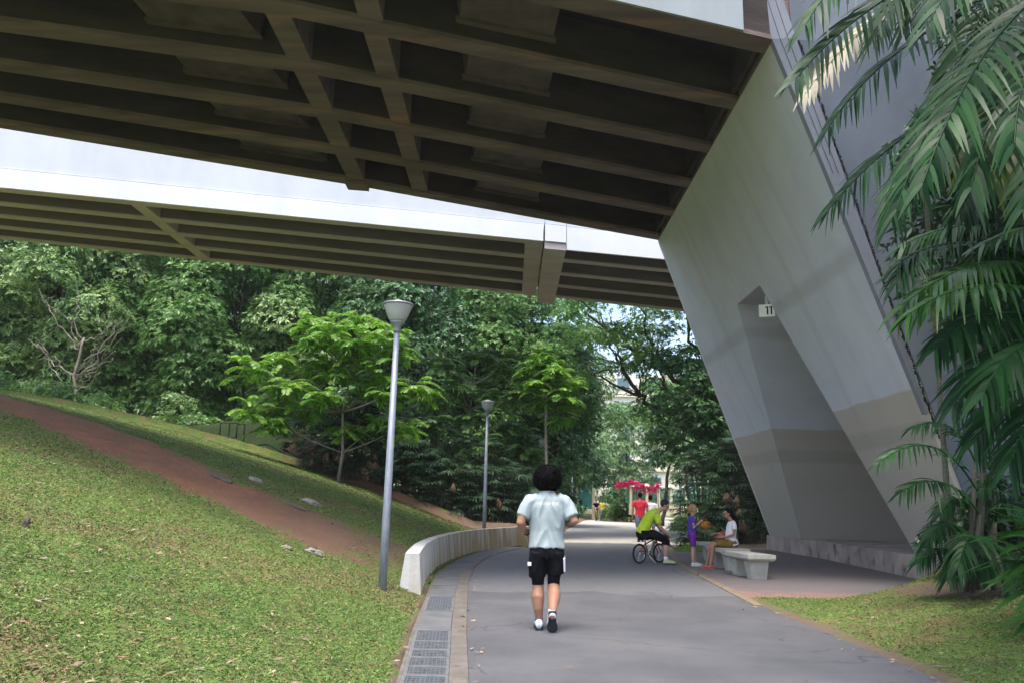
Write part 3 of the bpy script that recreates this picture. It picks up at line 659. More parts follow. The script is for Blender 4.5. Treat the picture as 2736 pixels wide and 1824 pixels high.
# ------------------------------------------------------------------ pier
pr = empty('bridge_pier', (8.4, 20, .45), 0, 'leaning white and beige concrete bridge pier with a narrow opening, numbered 11', 'bridge pier')
def pro(o): o.location = (-8.4, -20, -.45); return o
def fx(z): return 8.45 - .4208 * (z - .45)        # front plane, x at height z
Y0b, Y0t, Y1b, Y1t = 14.5, 13.05, 26.35, 24.35     # near and far edges, bottom and top
def yN(z): return Y0b + (Y0t - Y0b) * (z - .45) / 9.15
def yF(z): return Y1b + (Y1t - Y1b) * (z - .45) / 9.15
OA = [(17.0, .45), (23.55, .45), (20.3, 6.52), (18.4, 6.52)]   # opening outline (y, z)
BX = 5.2   # thickness along x
ZTOP = 11.0
outer = [(yN(.45), .45), OA[0], OA[3], OA[2], OA[1], (yF(.45), .45), (yF(9.6), 9.6), (yN(9.6), 9.6)]
front = [(fx(min(z, 9.6)) , y, z) for y, z in outer]
back = [(fx(.45) + BX + (z - .45) * .30, y, z) for y, z in outer]
n = len(outer); v = front + back
f = [tuple(range(n - 1, -1, -1)), tuple(range(n, 2 * n))] + [(k, (k + 1) % n, n + (k + 1) % n, n + k) for k in range(n)]
me = pmesh('legs', v, f); bm = bmesh.new(); bm.from_mesh(me); bmesh.ops.triangulate(bm, faces=[x for x in bm.faces if len(x.verts) > 4]); bmesh.ops.recalc_face_normals(bm, faces=bm.faces)
bm.to_mesh(me); bm.free(); pro(link('leg_wall', me, M['pier'], pr))
m = MB(); xt = fx(9.6); m.hexa([(xt, yN(9.6), 9.603), (xt + 8, yN(9.6), 9.603), (xt + 8, yF(9.6), 9.603), (xt, yF(9.6), 9.603), (xt, yN(9.6), ZTOP), (xt + 8, yN(9.6), ZTOP), (xt + 8, yF(9.6), ZTOP), (xt, yF(9.6), ZTOP)]); pro(m.build('pier_head', M['soffit'], pr))
# near side wing: bluish slab set 3 cm proud of the leg side, running up beside the deck edge
def ysd(z): return yN(min(z, 9.6)) - .03
wing = [(fx(.45) + .05, .45), (fx(9.6) + .35, 9.6), (fx(9.6) + .2, 14.5)]
v = []
for x, z in wing: v += [(x, ysd(z), z), (30, ysd(z), z), (30, ysd(z) + .025, z), (x, ysd(z) + .025, z)]
f = []
for a_ in (0, 4):
    for k in range(4): f.append((a_ + k, a_ + (k + 1) % 4, a_ + 4 + (k + 1) % 4, a_ + 4 + k))
f += [(0, 3, 2, 1), (8, 9, 10, 11)]
me = pmesh('side_wall', v, f); bm = bmesh.new(); bm.from_mesh(me); bmesh.ops.recalc_face_normals(bm, faces=bm.faces); bm.to_mesh(me); bm.free()
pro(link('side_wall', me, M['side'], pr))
# chamfer strip along the near edge (wide at the top, fading out below) with fine grooves
m = MB()
def edge(z, off, dy): return (fx(z) - .02 + off * 1.0, yN(z) - dy, z)
zs = [3.0, 5.0, 7.0, 9.6, 12.2]
for j in range(4):
    a0, a1 = zs[j], zs[j + 1]
    def stp(z):
        w = .40 * max(0, min(1, (z - 2.8) / 6.8)); zz = min(z, 9.6); X = fx(zz) - (.42 * (z - zz) * .6 if z > 9.6 else 0)
        return [(X - .015, yN(zz) + .10, z), (X - .015, yN(zz) - .04, z), (X + w, yN(zz) - .08, z), (X + w, yN(zz) + .02, z)]
    v = stp(a0) + stp(a1 - .004); m.hexa(v)
pro(m.build('edge_strip', mat('grey_edge_concrete', (.27, .285, .33), (.21, .22, .26), 1.5, .85, .2, 20, stretch=(1, 1, .3)), pr))
m = MB()
for off in (.12, .26):
    pts = []
    for z in (7.2, 8.5, 9.6, 12.0):
        w = .40 * max(0, min(1, (z - 2.8) / 6.8)); zz = min(z, 9.6); X = fx(zz) - (.42 * (z - zz) * .6 if z > 9.6 else 0)
        pts.append((X + w * off / .4, yN(zz) - .045 - .04 * off / .4, z))
    m.tube(pts, .0035, 5)
pro(m.build('groove', M['soffit_slab'], pr))
# ragged sealant line between face and side wall
m = MB(); random.seed(3)
for i in range(170):
    z = 2.6 + 7.0 * i / 170; w = .40 * max(0, min(1, (z - 2.8) / 6.8))
    m.ball((fx(z) + w + .045 + random.uniform(-.012, .012), yN(z) - .05 - random.random() * .02, z), (random.uniform(.008, .028), .012, random.uniform(.015, .05)), 6, 4)
pro(m.build('joint_sealant', M['soffit_slab'], pr))
# far edge strip
m = MB(); zs = [.46, 4, 9.58]
for j in range(2):
    a0, a1 = zs[j], zs[j + 1]
    v = [(fx(z) + dx, yF(z) + dy, z) for z in (a0, a1 - .003) for dx, dy in ((-.012, -.10), (.20, -.10), (.20, .10), (.02, .10))]; m.hexa(v)
pro(m.build('far_edge_strip', M['fascia'], pr))

# plinth
m = MB(); pl = [(8.42, 26.6), (8.50, 22.0), (8.28, 18.8), (8.10, 16.5), (7.95, 14.2), (7.90, 12.6)]
v = []; f = []
for x, y in pl: v += [(x - .02, y, -.05), (x, y, .448), (24, y, .448), (24, y, -.05)]
for i in range(len(pl) - 1):
    a = 4 * i
    for k in range(4): f.append((a + k, a + (k + 1) % 4, a + 4 + (k + 1) % 4, a + 4 + k))
f += [(0, 3, 2, 1), tuple(4 * len(pl) - 4 + k for k in range(4))]
me = pmesh('plinth', v, f); bm = bmesh.new(); bm.from_mesh(me); bmesh.ops.recalc_face_normals(bm, faces=bm.faces); bm.to_mesh(me); bm.free()
tag(link('plinth', me, M['plinth']), 'low pinkish stained concrete plinth under the leaning bridge pier', 'plinth')

# sign 11
sg = empty('number_sign', (6.01, 18.30, 5.72), rad(-18), 'small cream box sign reading 11 hanging at the top of the pier opening', 'sign')
m = MB(); m.box(-.18, .18, 0, .22, 0, .30); m.build('panel', M['sign'], sg, bevel=.008)
m = MB()
for cx in (.015, .105):
    m.box(cx - .016, cx + .016, -.006, -.001, .05, .25)
    m.hexa([(cx - .05, -.006, .205), (cx - .018, -.006, .225), (cx - .018, -.001, .225), (cx - .05, -.001, .205), (cx - .05, -.006, .23), (cx - .018, -.006, .25), (cx - .018, -.001, .25), (cx - .05, -.001, .23)])
m.build('numerals', M['ink'], sg)
m = MB(); m.box(-.03, .03, .08, .14, .30, .80); m.build('hanger', M['lampgrey'], sg)

# ------------------------------------------------------------------ street lamps
def make_lamp():
    r = empty('street_lamp')
    m = MB(); m.tube([(0, 0, -.3), (0, 0, .9), (0, 0, 3.62)], [.058, .056, .040], 16); m.build('pole', M['pole'], r, True)
    m = MB(); m.lathe([(.052, 3.58), (.056, 3.60), (.056, 3.66), (.085, 3.69), (.105, 3.72), (.105, 3.735), (.03, 3.735)], 20); m.build('collar', M['lampgrey'], r, True)
    m = MB(); m.lathe([(.098, 3.737), (.125, 3.76), (.172, 3.87), (.205, 3.955), (.21, 3.968), (.202, 3.968), (.165, 3.872), (.118, 3.768), (.092, 3.745)], 28); m.build('glass_bowl', M['headglass'], r, True)
    m = MB(); m.lathe([(.222, 3.972), (.226, 3.985), (.215, 4.0), (.10, 4.03), (.055, 4.045), (.03, 4.06), (.012, 4.065)], 28); m.build('cap', M['lampgrey'], r, True)
    m = MB(); m.lathe([(.03, 3.74), (.034, 3.80), (.045, 3.82), (.05, 3.90), (.03, 3.93)], 14); m.build('bulb', M['whiteplastic'], r, True)
    return r
lamp = make_lamp()
LAMPS = [((-1.64, 10.96, .12), .975, 'nearest street lamp, tall grey pole on the grass slope in front of the white wall'),
         ((-.72, 24.8, .38), 1.0, 'second nearest street lamp, standing just behind the curved white wall'),
         ((1.45, 35, .05), .99, 'street lamp half hidden behind the slim bright green tree'),
         ((2.75, 47, .0), .98, 'distant street lamp at the left edge of the path above the jogger hair'),
         ((4.55, 58, .0), 1.0, 'farthest street lamp left of the path beside the cyclists'),
         ((9.3, 44, .0), .92, 'street lamp on the right of the path behind the seated people')]
for i, (p, s, lb) in enumerate(LAMPS):
    o = lamp if i == 0 else copy_tree(lamp)
    o.location = p; o.scale = (s, s, s); tag(o, lb, 'street lamp', 'street lamps along the path')
lamp.rotation_euler = (0, rad(.3), 0)

# ------------------------------------------------------------------ green railings on the slope
def tz(x, y): return float(terrain(x, y))
r = empty('stair_railing', (-10.2, 29.5, tz(-10.2, 29.5)), 0, 'upright dark green tubular railing frame standing on the crest of the slope', 'railing', 'green railings by the steps')
m = MB(); zt = 3.95 - r.location.z
m.tube([(-.50, 0, -.7), (-.50, 0, zt), (.12, 0, zt + .02), (.12, 0, .1)], .03, 8); m.build('rail_loop', M['green_steel'], r, True)
m = MB(); m.tube([(.30, .3, -.9), (.30, .3, zt), (.05, .3, zt)], .035, 8); m.tube([(-.20, .1, -.7), (-.20, .1, zt)], .035, 8); m.tube([(-.5, 0, .1), (.12, 0, .12)], .02, 8); m.build('post', M['green_steel'], r, True)
r = empty('stair_railing', (-9.6, 30, 3.1), 0, 'sloping dark green handrail with rounded end running down behind the crest', 'railing', 'green railings by the steps')
def bez(a, b, c, n=8):
    a, b, c = Vector(a), Vector(b), Vector(c); return [a * (1 - t) ** 2 + b * 2 * t * (1 - t) + c * t * t for t in [i / n for i in range(n + 1)]]
m = MB(); m.tube(bez((-.0, 0, -.35), (-.05, 0, .22), (.6, 0, .12), 8) + [(1.7, -.5, -.35), (3.4, -1.2, -1.15)], .035, 8); m.build('handrail', M['green_steel'], r, True)
m = MB(); m.tube(bez((-.35, .1, -.2), (-.1, .1, .03), (.3, .1, -.1), 6) + [(1.6, -.4, -.72)], .03, 8); m.build('lower_rail', M['green_steel'], r, True)
m = MB(); m.tube([(1.7, -.5, -.35), (1.7, -.5, -1.1)], .035, 8); m.build('post', M['green_steel'], r, True)

# ------------------------------------------------------------------ rocks, logs, litter on the slope
def rock(name, x, y, sx, sy, sz, label, cat, mt, rz=0, seed=0, group=None):
    bm = bmesh.new(); bmesh.ops.create_icosphere(bm, subdivisions=3, radius=1)
    for v_ in bm.verts:
        nn = noise.noise(v_.co * 1.3 + Vector((seed, 0, 0))) * .45 + noise.noise(v_.co * 3.5 + Vector((0, seed, 0))) * .2
        v_.co *= 1 + nn
        v_.co = Vector((v_.co.x * sx, v_.co.y * sy, v_.co.z * sz))
    me = bpy.data.meshes.new(name); bm.to_mesh(me); bm.free()
    o = link(name, me, mt); o.location = (x, y, tz(x, y) + sz * .35); o.rotation_euler = (0, rad(18), rz); return tag(o, label, cat, group)
rock('log', -5.25, 14.6, .30, .07, .055, 'grey brown log lying along the upper edge of the red dirt track', 'log', M['log'], rad(-20), 1)
rock('log', -3.85, 14.45, .26, .055, .045, 'short dark log lower down beside the dirt track', 'log', M['log'], rad(-15), 2)
rock('rock', -4.85, 15.5, .16, .10, .05, 'flat pale stone in the lit grass above the dirt track', 'rock', M['rock'], 0, 3)
rock('rock', -3.68, 15.2, .19, .10, .06, 'pale flat stone in the lit grass, left of the lamp post', 'rock', M['rock'], .3, 4)
rock('rock', -2.75, 11.75, .14, .10, .05, 'broken pale stone in the shaded soil left of the lamp post base', 'rock', M['rock'], .5, 5)
rock('rock', -3.0, 11.2, .08, .06, .03, 'smaller pale stone in the shaded grass near the lamp post', 'rock', M['rock'], .9, 6)
rock('stump', -4.15, 7.05, .035, .035, .06, 'tiny dark wooden stump sticking out of the foreground lawn', 'stump', M['log'], 0, 7)
rock('rock', 5.3, 26.9, .22, .14, .10, 'dark stone at the edge of the small grass patch behind the bicycle', 'rock', M['log'], 0, 9)

# ------------------------------------------------------------------ benches
def make_bench():
    r = empty('bench')
    m = MB(); m.hexa([(-.235, .03, .33), (.235, .03, .33), (.235, 1.27, .33), (-.235, 1.27, .33), (-.275, 0, .365), (.275, 0, .365), (.275, 1.3, .365), (-.275, 1.3, .365)]); m.box(-.275, .275, 0, 1.3, .3651, .445)
    m.build('seat', M['bench'], r, bevel=.008)
    for y in (.13, .80):
        m = MB(); m.hexa([(-.15, y + .03, -.02), (.15, y + .03, -.02), (.15, y + .25, -.02), (-.15, y + .25, -.02), (-.185, y - .02, .328), (.185, y - .02, .328), (.185, y + .32, .328), (-.185, y + .32, .328)])
        m.build('leg', M['bench'], r, bevel=.012)
    return r
bench = make_bench()
BEN = [((4.73, 15.26, .006), rad(7), 'nearest concrete bench, with a pale worn seat, closest to the camera'),
       ((4.80, 17.12, .006), rad(5), 'middle concrete bench that the white shirted girl sits on'),
       ((5.10, 19.35, .006), rad(4), 'farthest concrete bench, behind the seated girl')]
for i, (p, a, lb) in enumerate(BEN):
    o = bench if i == 0 else copy_tree(bench)
    o.location = p; o.rotation_euler = (0, 0, a); tag(o, lb, 'bench', 'concrete benches on the paving')

# ================================================================== vegetation
def nrm(a): return a / np.maximum(np.linalg.norm(a, axis=-1, keepdims=True), 1e-9)
def leaves(P, D, N, Ln, W, segs=2, droop=.3, prof=None, fold=0):
    """strip leaves: P base, D direction, N face normal, all (n,3); Ln, W (n,)"""
    n = len(P); D = nrm(D); Sd = nrm(np.cross(D, N)); prof = prof or {1: [1, .6], 2: [.12, 1, .06], 3: [.35, 1, .8, .06], 4: [.3, .9, 1, .7, .05]}[segs]
    V = np.zeros((n, (segs + 1) * 2, 3), np.float32)
    dr = np.broadcast_to(np.asarray(droop, float), (n,))
    for i in range(segs + 1):
        t = i / segs; c = P + D * (Ln * t)[:, None]; c = c + np.array([0, 0, -1.0]) * (dr * Ln * t * t)[:, None]
        h = Sd * (W * .5 * prof[i])[:, None]
        V[:, 2 * i] = c - h; V[:, 2 * i + 1] = c + h
    base = (np.arange(n) * (segs + 1) * 2)[:, None]
    Qs = [base + np.array([2 * i, 2 * i + 1, 2 * i + 3, 2 * i + 2]) for i in range(segs)]
    Q = np.stack(Qs, 1).reshape(-1, 4)
    return V.reshape(-1, 3), Q
class LB:
    def __init__(s): s.V = []; s.Q = []; s.n = 0
    def add(s, VQ):
        V, Q = VQ; s.V.append(V); s.Q.append(Q + s.n); s.n += len(V)
    def build(s, name, m, parent=None, origin=None):
        V = np.concatenate(s.V); Q = np.concatenate(s.Q)
        if origin is not None: V = V - np.array(origin, np.float32)
        return link(name, npmesh(name, V, Q), m, parent)
def rdir(n): return nrm(RNG.normal(size=(n, 3)))
def crown(blobs, per_m2, size, lb, whorl=5, up=.35, asp=.42, shell=(.72, 1.04), drop=.3):
    """blobs: (x,y,z,rx,ry,rz); leaf whorls on the outer shell of each blob"""
    for (x, y, z, rx, ry, rz) in blobs:
        area = 4 * math.pi * ((rx * ry + rx * rz + ry * rz) / 3); n = max(12, int(area * per_m2))
        d = rdir(n); d[:, 2] = np.where(d[:, 2] < -.35, -d[:, 2], d[:, 2])
        rr = RNG.uniform(*shell, (n, 1)); 
        lump = 1 + .16 * np.sin(d[:, :1] * 7 + x) * np.sin(d[:, 1:2] * 6 + y) + .10 * np.sin(d[:, 2:] * 9 + z)
        C = np.array([x, y, z]) + d * np.array([rx, ry, rz]) * rr * lump
        ax = nrm(d + np.array([0, 0, up]) + RNG.normal(size=(n, 3)) * .35)
        t1 = nrm(np.cross(ax, rdir(n))); t2 = np.cross(ax, t1)
        s = size * RNG.uniform(.65, 1.35, n)
        for k in range(whorl):
            a = 2 * math.pi * k / whorl + RNG.uniform(-.4, .4, n)
            D = t1 * np.cos(a)[:, None] + t2 * np.sin(a)[:, None] + ax * .45
            lb.add(leaves(C, D, ax + RNG.normal(size=(n, 3)) * .35, s * RNG.uniform(.8, 1.2, n), s * asp, 2, drop))
def limbs(m, pts, r0, r1, wob=.12, n=7):
    P = [Vector(p) for p in pts]; out = []
    K = 5
    for i in range(len(P) - 1):
        for j in range(K): out.append(P[i].lerp(P[i + 1], j / K))
    out.append(P[-1])
    L_ = (P[-1] - P[0]).length
    for i in range(1, len(out) - 1): out[i] = out[i] + Vector((random.uniform(-1, 1), random.uniform(-1, 1), random.uniform(-.5, .5))) * wob * L_ * .08
    m.tube(out, [r0 + (r1 - r0) * i / (len(out) - 1) for i in range(len(out))], n)
    return out
def tree(x, y, h, rad_, nb, leafm, size, per, label, group=None, trunk_r=.16, zb=None, low=.18, cat='tree', name='tree', barkm='bark', squash=.8, brs=(1.0, 1.9)):
    z0 = tz(x, y) if zb is None else zb
    r = empty(name, (x, y, z0), 0, label, cat, group)
    m = MB(); top = (random.uniform(-.4, .4), random.uniform(-.4, .4), h * .78)
    limbs(m, [(0, 0, -.3), (random.uniform(-.3, .3), random.uniform(-.3, .3), h * .4), top], trunk_r, trunk_r * .35)
    bl = []
    for i in range(nb):
        t = (i + .5) / nb; zz = h * (low + (1 - low) * t ** .9)
        env = math.sin(math.pi * min(1, max(.12, (zz / h - low * .5) / (1 - low * .5)))) ** .6
        a = i * 2.4 + random.uniform(-.6, .6); rr = rad_ * env * random.uniform(.45, .95)
        b = random.uniform(*brs) * (.8 + .4 * env)
        px, py = rr * math.cos(a), rr * math.sin(a); zz = min(zz, h - b * squash * .8)
        bl.append((px, py, zz, b, b, b * squash))
        if i % 2 == 0: limbs(m, [(top[0] * zz / h * .6, top[1] * zz / h * .6, max(.3, zz * .62)), (px * .6, py * .6, zz * .85), (px, py, zz)], trunk_r * .4, trunk_r * .08)
    m.build('trunk', M[barkm], r, True)
    lb = LB(); crown(bl, per, size, lb); lb.build('crown', M[leafm], r)
    return r
# ---- the left bank behind the crest: separate trees
LT = [(-24.5, 37, 12.5, 4.2, 'leaf_b', 'dark tree at the far left edge of the photo below the far bridge deck'),
      (-20.0, 34.5, 11.5, 3.6, 'leaf_a', 'pale leaved bushy tree at left whose crown hangs low over the crest of the slope'),
      (-16.2, 36.5, 12.8, 3.8, 'leaf_d', 'mid green tree second from the pale bushy one on the left bank'),
      (-12.6, 35.5, 12.0, 3.4, 'leaf_d', 'dense tree with deep shadows in the middle of the left bank'),
      (-9.2, 38.0, 13.0, 3.8, 'leaf_a', 'pale leaved tree directly left of the bright green young tree'),
      (-5.6, 37.5, 12.0, 3.4, 'leaf_b', 'dark tree standing behind the bright green young tree'),
      (-1.8, 38.5, 11.2, 3.2, 'leaf_d', 'tree rising between the two nearest lamp heads'),
      (1.4, 41.0, 9.8, 3.0, 'leaf_b', 'dark tree behind the slim bright green tree by the path')]
for (x, y, h, rd, lm, lb_) in LT:
    tree(x * 1.22, y * 1.0 + 7.5, h * 1.18, rd * 1.2, 36, lm, .19, 17, lb_, 'trees on the left bank', .2, low=.05, brs=(1.1, 2.1))
# second row farther up to close the view
BT = [(-33, 47, 17, 5.5, 'leaf_b', 'tall dark tree in the back row at the far left'), (-25, 50, 17, 5.5, 'leaf_d', 'tall tree in the back row above the pale bushy tree'), (-17, 50, 17, 5.2, 'leaf_b', 'tall dark tree in the back row in the middle of the left bank'),
      (-9.5, 51, 16, 5, 'leaf_d', 'tall tree in the back row behind the bright young tree'), (-3.0, 50, 14.5, 4.6, 'leaf_b', 'tall dark tree in the back row right of the nearest lamp head')]
for (x, y, h, rd, lm, lb_) in BT:
    tree(x * 1.15, y + 8, h * 1.1, rd * 1.1, 28, lm, .24, 7, lb_, 'back row of trees on the left bank', .25, low=.1, brs=(1.6, 2.8))
# bare pale branches at the far left
r = empty('bare_tree', (-19.5, 36.0, tz(-19.5, 36)), 0, 'bare pale grey branches of a dead tree at the far left edge', 'dead tree')
m = MB(); random.seed(14); limbs(m, [(0, 0, -.3), (-.4, 0, 2.2), (-.2, 0, 4.0)], .09, .05)
for q in range(14):
    a = Vector((-.3, 0, random.uniform(1.5, 4.0))); b = a + Vector((random.uniform(-2.4, 2.0), random.uniform(-.6, .4), random.uniform(.6, 2.8))); limbs(m, [a, a.lerp(b, .5) + Vector((0, 0, -.2)), b], .035, .012, .9, 5)
    c = b + Vector((random.uniform(-.8, .8), 0, random.uniform(.1, 1.0))); limbs(m, [a.lerp(b, .7), c], .015, .006, .9, 4)
m.build('trunk', M['bark_l'], r, True)
# low scrub along the crest
for i, (x, y, s, lb_) in enumerate([(-22, 31.5, 1.3, 'low scrub at the far left end of the crest'), (-16.5, 35, 1.2, 'low scrub under the pale bushy tree'), (-13.2, 37.3, 1.3, 'low scrub left of the upright green railing'), (-8.0, 37.8, 1.5, 'low scrub behind the sloping green handrail'), (-18.6, 32.0, 1.0, 'low dark scrub on the crest between the left trees')]):
    z0 = tz(x, y) + (-.2 if i != 3 else 0); r = empty('bush', (x, y, z0), 0, lb_, 'bush', 'scrub along the crest')
    bl = [(random.uniform(-1.9, 1.9), random.uniform(-.7, .7), random.uniform(.2, 1.0) * s, s * random.uniform(.6, .9), s * .7, s * .6) for _ in range(7)]
    lb = LB(); crown(bl, 22, .15, lb); lb.build('foliage', M['leaf_a' if i % 2 else 'leaf_d'], r)

# ---- bright green compound leaved young trees
def compound_tree(x, y, zb, spine, tips, label, m='leaf_c', L=.85, n_per=7, trunk_r=.06, pairs=12, ll=.19, group=None, fill=True):
    n_per = int(n_per * 1.9)
    r = empty('young_tree', (x, y, zb), 0, label, 'young tree', group); mb = MB(); lb = LB()
    mb.tube([(0, 0, -.3)] + spine, [trunk_r] + [trunk_r * (1 - .6 * (i + 1) / len(spine)) for i in range(len(spine))], 8)
    for (tx, ty, tz_, k) in tips:
        j = min(len(spine) - 1, max(0, int(k))); s = Vector(spine[j]); e = Vector((tx, ty, tz_))
        mb.tube(bez(s, s.lerp(e, .6) + Vector((0, 0, -.15)), e, 5), [trunk_r * .5, trunk_r * .42, trunk_r * .35, trunk_r * .28, trunk_r * .2, trunk_r * .12], 6)
        for q in range(n_per):
            a = 2 * math.pi * q / n_per + random.uniform(-.4, .4); el = random.uniform(.0, .75)
            d = Vector((math.cos(a) * math.cos(el), math.sin(a) * math.cos(el), math.sin(el)))
            st = e - Vector((0, 0, random.uniform(0, .5))); LL = L * random.uniform(.75, 1.2)
            ends = bez(st, st + d * LL * .6 + Vector((0, 0, .12)), st + d * LL + Vector((0, 0, -.32 * LL)), pairs)
            mb.tube(ends, .006, 3, False)
            P = np.array([list(p) for p in ends[1:]]); T = nrm(np.gradient(np.array([list(p) for p in ends]), axis=0)[1:])
            up = np.array([[0, 0, 1.0]]); Sd = nrm(np.cross(T, np.repeat(up, len(T), 0))); Nn = nrm(np.cross(Sd, T))
            for sg in (-1, 1):
                lb.add(leaves(P, Sd * sg + T * .45, Nn + RNG.normal(size=P.shape) * .25, np.full(len(P), ll) * np.sin(np.linspace(.7, 2.5, len(P))) * RNG.uniform(.85, 1.15, len(P)), np.full(len(P), ll * .42), 2, .35))
    if fill:
        bl = [(t_[0] + random.uniform(-.25, .25), t_[1] + random.uniform(-.3, .5), t_[2] - random.uniform(.05, .45), .42, .42, .30) for t_ in tips]
        crown(bl, 34, .17, lb, whorl=5, asp=.38, drop=.6)
    mb.build('trunk', M['bark_l'], r, True); lb.build('crown', M[m], r)
    return r
g0 = tz(-5.4, 25.5)
tips = []
random.seed(21)
for (px, pz, k) in [(-2.9, 4.3, 1), (-2.2, 4.7, 1), (-1.3, 5.9, 2), (-.9, 5.2, 2), (-.4, 5.6, 3), (.3, 6.1, 3), (.9, 5.9, 3), (.2, 4.9, 2), (-.2, 4.3, 2), (-1.6, 3.8, 1), (-2.6, 3.0, 1), (-2.0, 2.5, 0), (-1.2, 3.0, 1), (-.4, 3.4, 1), (.5, 3.7, 1), (1.2, 4.2, 2), (1.7, 4.9, 2), (1.6, 3.4, 1), (.9, 2.7, 0), (0, 2.4, 0), (1.9, 2.6, 0), (-.8, 4.6, 2), (.6, 5.2, 3), (1.4, 5.5, 3), (-1.9, 3.4, 1), (2.4, 3.8, 1)]:
    tips.append((px, random.uniform(-1.0, 1.0), pz - g0 + 1.15, k))
compound_tree(-5.4, 25.5, g0, [(.1, 0, .9), (.0, .1, 2.2), (.2, 0, 3.4), (.3, 0, 4.2)], tips, 'spreading bright green young tree with feathery leaves behind the nearest lamp', n_per=8)
tips = []
for (px, pz, k) in [(-.1, 6.9, 3), (-.5, 6.3, 3), (.4, 6.0, 3), (-.3, 5.5, 2), (.6, 5.2, 2), (-.2, 4.8, 2), (.5, 4.4, 2), (-.6, 5.9, 3), (.9, 4.9, 2), (.1, 6.4, 3), (.9, 5.6, 3)]:
    tips.append((px, random.uniform(-.6, .6), pz, k))
compound_tree(1.35, 30.2, tz(1.35, 30.2), [(.05, 0, 2.2), (0, .05, 4.0), (.05, 0, 5.3), (0, 0, 6.3)], tips, 'slim bright green young tree with bare lower trunk above the jogger', n_per=8, L=.75, trunk_r=.07)
tips = []
for (px, pz, k) in [(-.5, 3.9, 2), (.5, 3.9, 2), (0, 3.5, 1), (.9, 3.3, 1), (-.9, 3.3, 1), (.3, 2.9, 1), (-.3, 2.7, 0), (1.2, 2.8, 1)]:
    tips.append((px, random.uniform(-.5, .5), pz, k))
compound_tree(.1, 33.0, tz(.1, 33), [(.0, 0, 1.2), (.05, 0, 2.4), (0, 0, 3.2)], tips, 'darker feathery young tree below and right of the slim bright green tree', 'leaf_d', n_per=8, L=.8)
tips = []
for (px, pz, k) in [(-1.2, 6.2, 3), (.2, 6.8, 3), (1.2, 6.3, 3), (-.5, 5.3, 2), (.9, 5.1, 2), (-1.6, 4.9, 2), (1.9, 5.0, 2), (0, 4.2, 1), (-1.4, 3.8, 1), (1.5, 3.9, 1), (.6, 3.2, 1), (-.6, 2.9, 0), (2.2, 3.0, 1), (-2.2, 2.6, 0)]:
    tips.append((px, random.uniform(-1, 1), pz, k))
compound_tree(-1.6, 31.5, tz(-1.6, 31.5), [(.0, 0, 2.0), (.1, 0, 3.4), (0, 0, 4.4), (.1, 0, 5.4)], tips, 'mid green feathery tree directly behind the second lamp head', 'leaf_d', n_per=9, L=.95, ll=.22)

# ---- fan palms (rhapis like) : dark bushes with brown dead fans
def fans(C, AX, L, lb, nl=8, w=.05, spread=1.2):
    """C centres (n,3) ; AX outward dir (n,3)"""
    n = len(C); side = nrm(np.cross(AX, np.array([0, 0, 1.0]) + RNG.normal(size=(n, 3)) * .15)); N = nrm(np.cross(side, AX))
    for k in range(nl):
        a = -spread + 2 * spread * k / (nl - 1) + RNG.uniform(-.06, .06, n)
        D = AX * np.cos(a)[:, None] + side * np.sin(a)[:, None]
        lb.add(leaves(C, D, N + RNG.normal(size=(n, 3)) * .1, L * RNG.uniform(.85, 1.1, n), np.full(n, w) * RNG.uniform(.8, 1.2, n), 3, .35, [.3, 1, .75, .1]))
def fan_bush(x, y, w_, h, nf, label, group='fan palm bushes', L=.42, m='fan', dead=10, dx=.7, z0=None, wl=.05):
    z0 = tz(x, y) if z0 is None else z0
    r = empty('fan_palm', (x, y, z0), 0, label, 'fan palm', group); mb = MB(); lb = LB(); C = []; A = []
    for i in range(int(nf)):
        u = random.uniform(0, 1) ** .6; a = random.uniform(0, 2 * math.pi); zz = h * random.uniform(.12, 1.0)
        env = math.sqrt(max(.05, 1 - (zz / h * 1.02 - .35) ** 2 / .55)) if zz / h > .35 else 1
        c = Vector((math.cos(a) * w_ * u * env, math.sin(a) * dx * u * env, zz)); ax = Vector((math.cos(a) * .9, math.sin(a) * .9 - .25, random.uniform(-.25, .55))).normalized()
        C.append(list(c)); A.append(list(ax))
        if i % 3 == 0: mb.tube(bez((c.x * .4, c.y * .4, 0), (c.x * .45, c.y * .45, zz * .9), c, 4), .012, 4, False)
    fans(np.array(C), np.array(A), np.full(len(C), L), lb, w=wl); lb.build('foliage', M[m], r); mb.build('stem', M['palm_stem'], r)
    if dead:
        lb = LB(); C = []; A = []
        for i in range(dead):
            a = random.uniform(-2.7, -.4); C.append([math.cos(a) * w_ * .85, math.sin(a) * dx * .9 - .15, h * random.uniform(.2, .5)]); A.append([math.cos(a) * .3, -.3 + math.sin(a) * .2, -1])
        for c_, a_ in zip(C, A):
            lb = LB(); fans(np.array([c_]), nrm(np.array([a_])), np.full(1, L * random.uniform(.45, .8)), lb, nl=7, w=.026, spread=random.uniform(.4, .9)); lb.build('dead_frond', M['fan_dead'], r)
    return r
fan_bush(-5.6, 27.6, 1.55, 3.0, 420, 'large round fan palm clump with hanging brown fronds left of the nearest lamp pole', dead=9, L=.48, z0=tz(-5.6, 27.6) - .25)
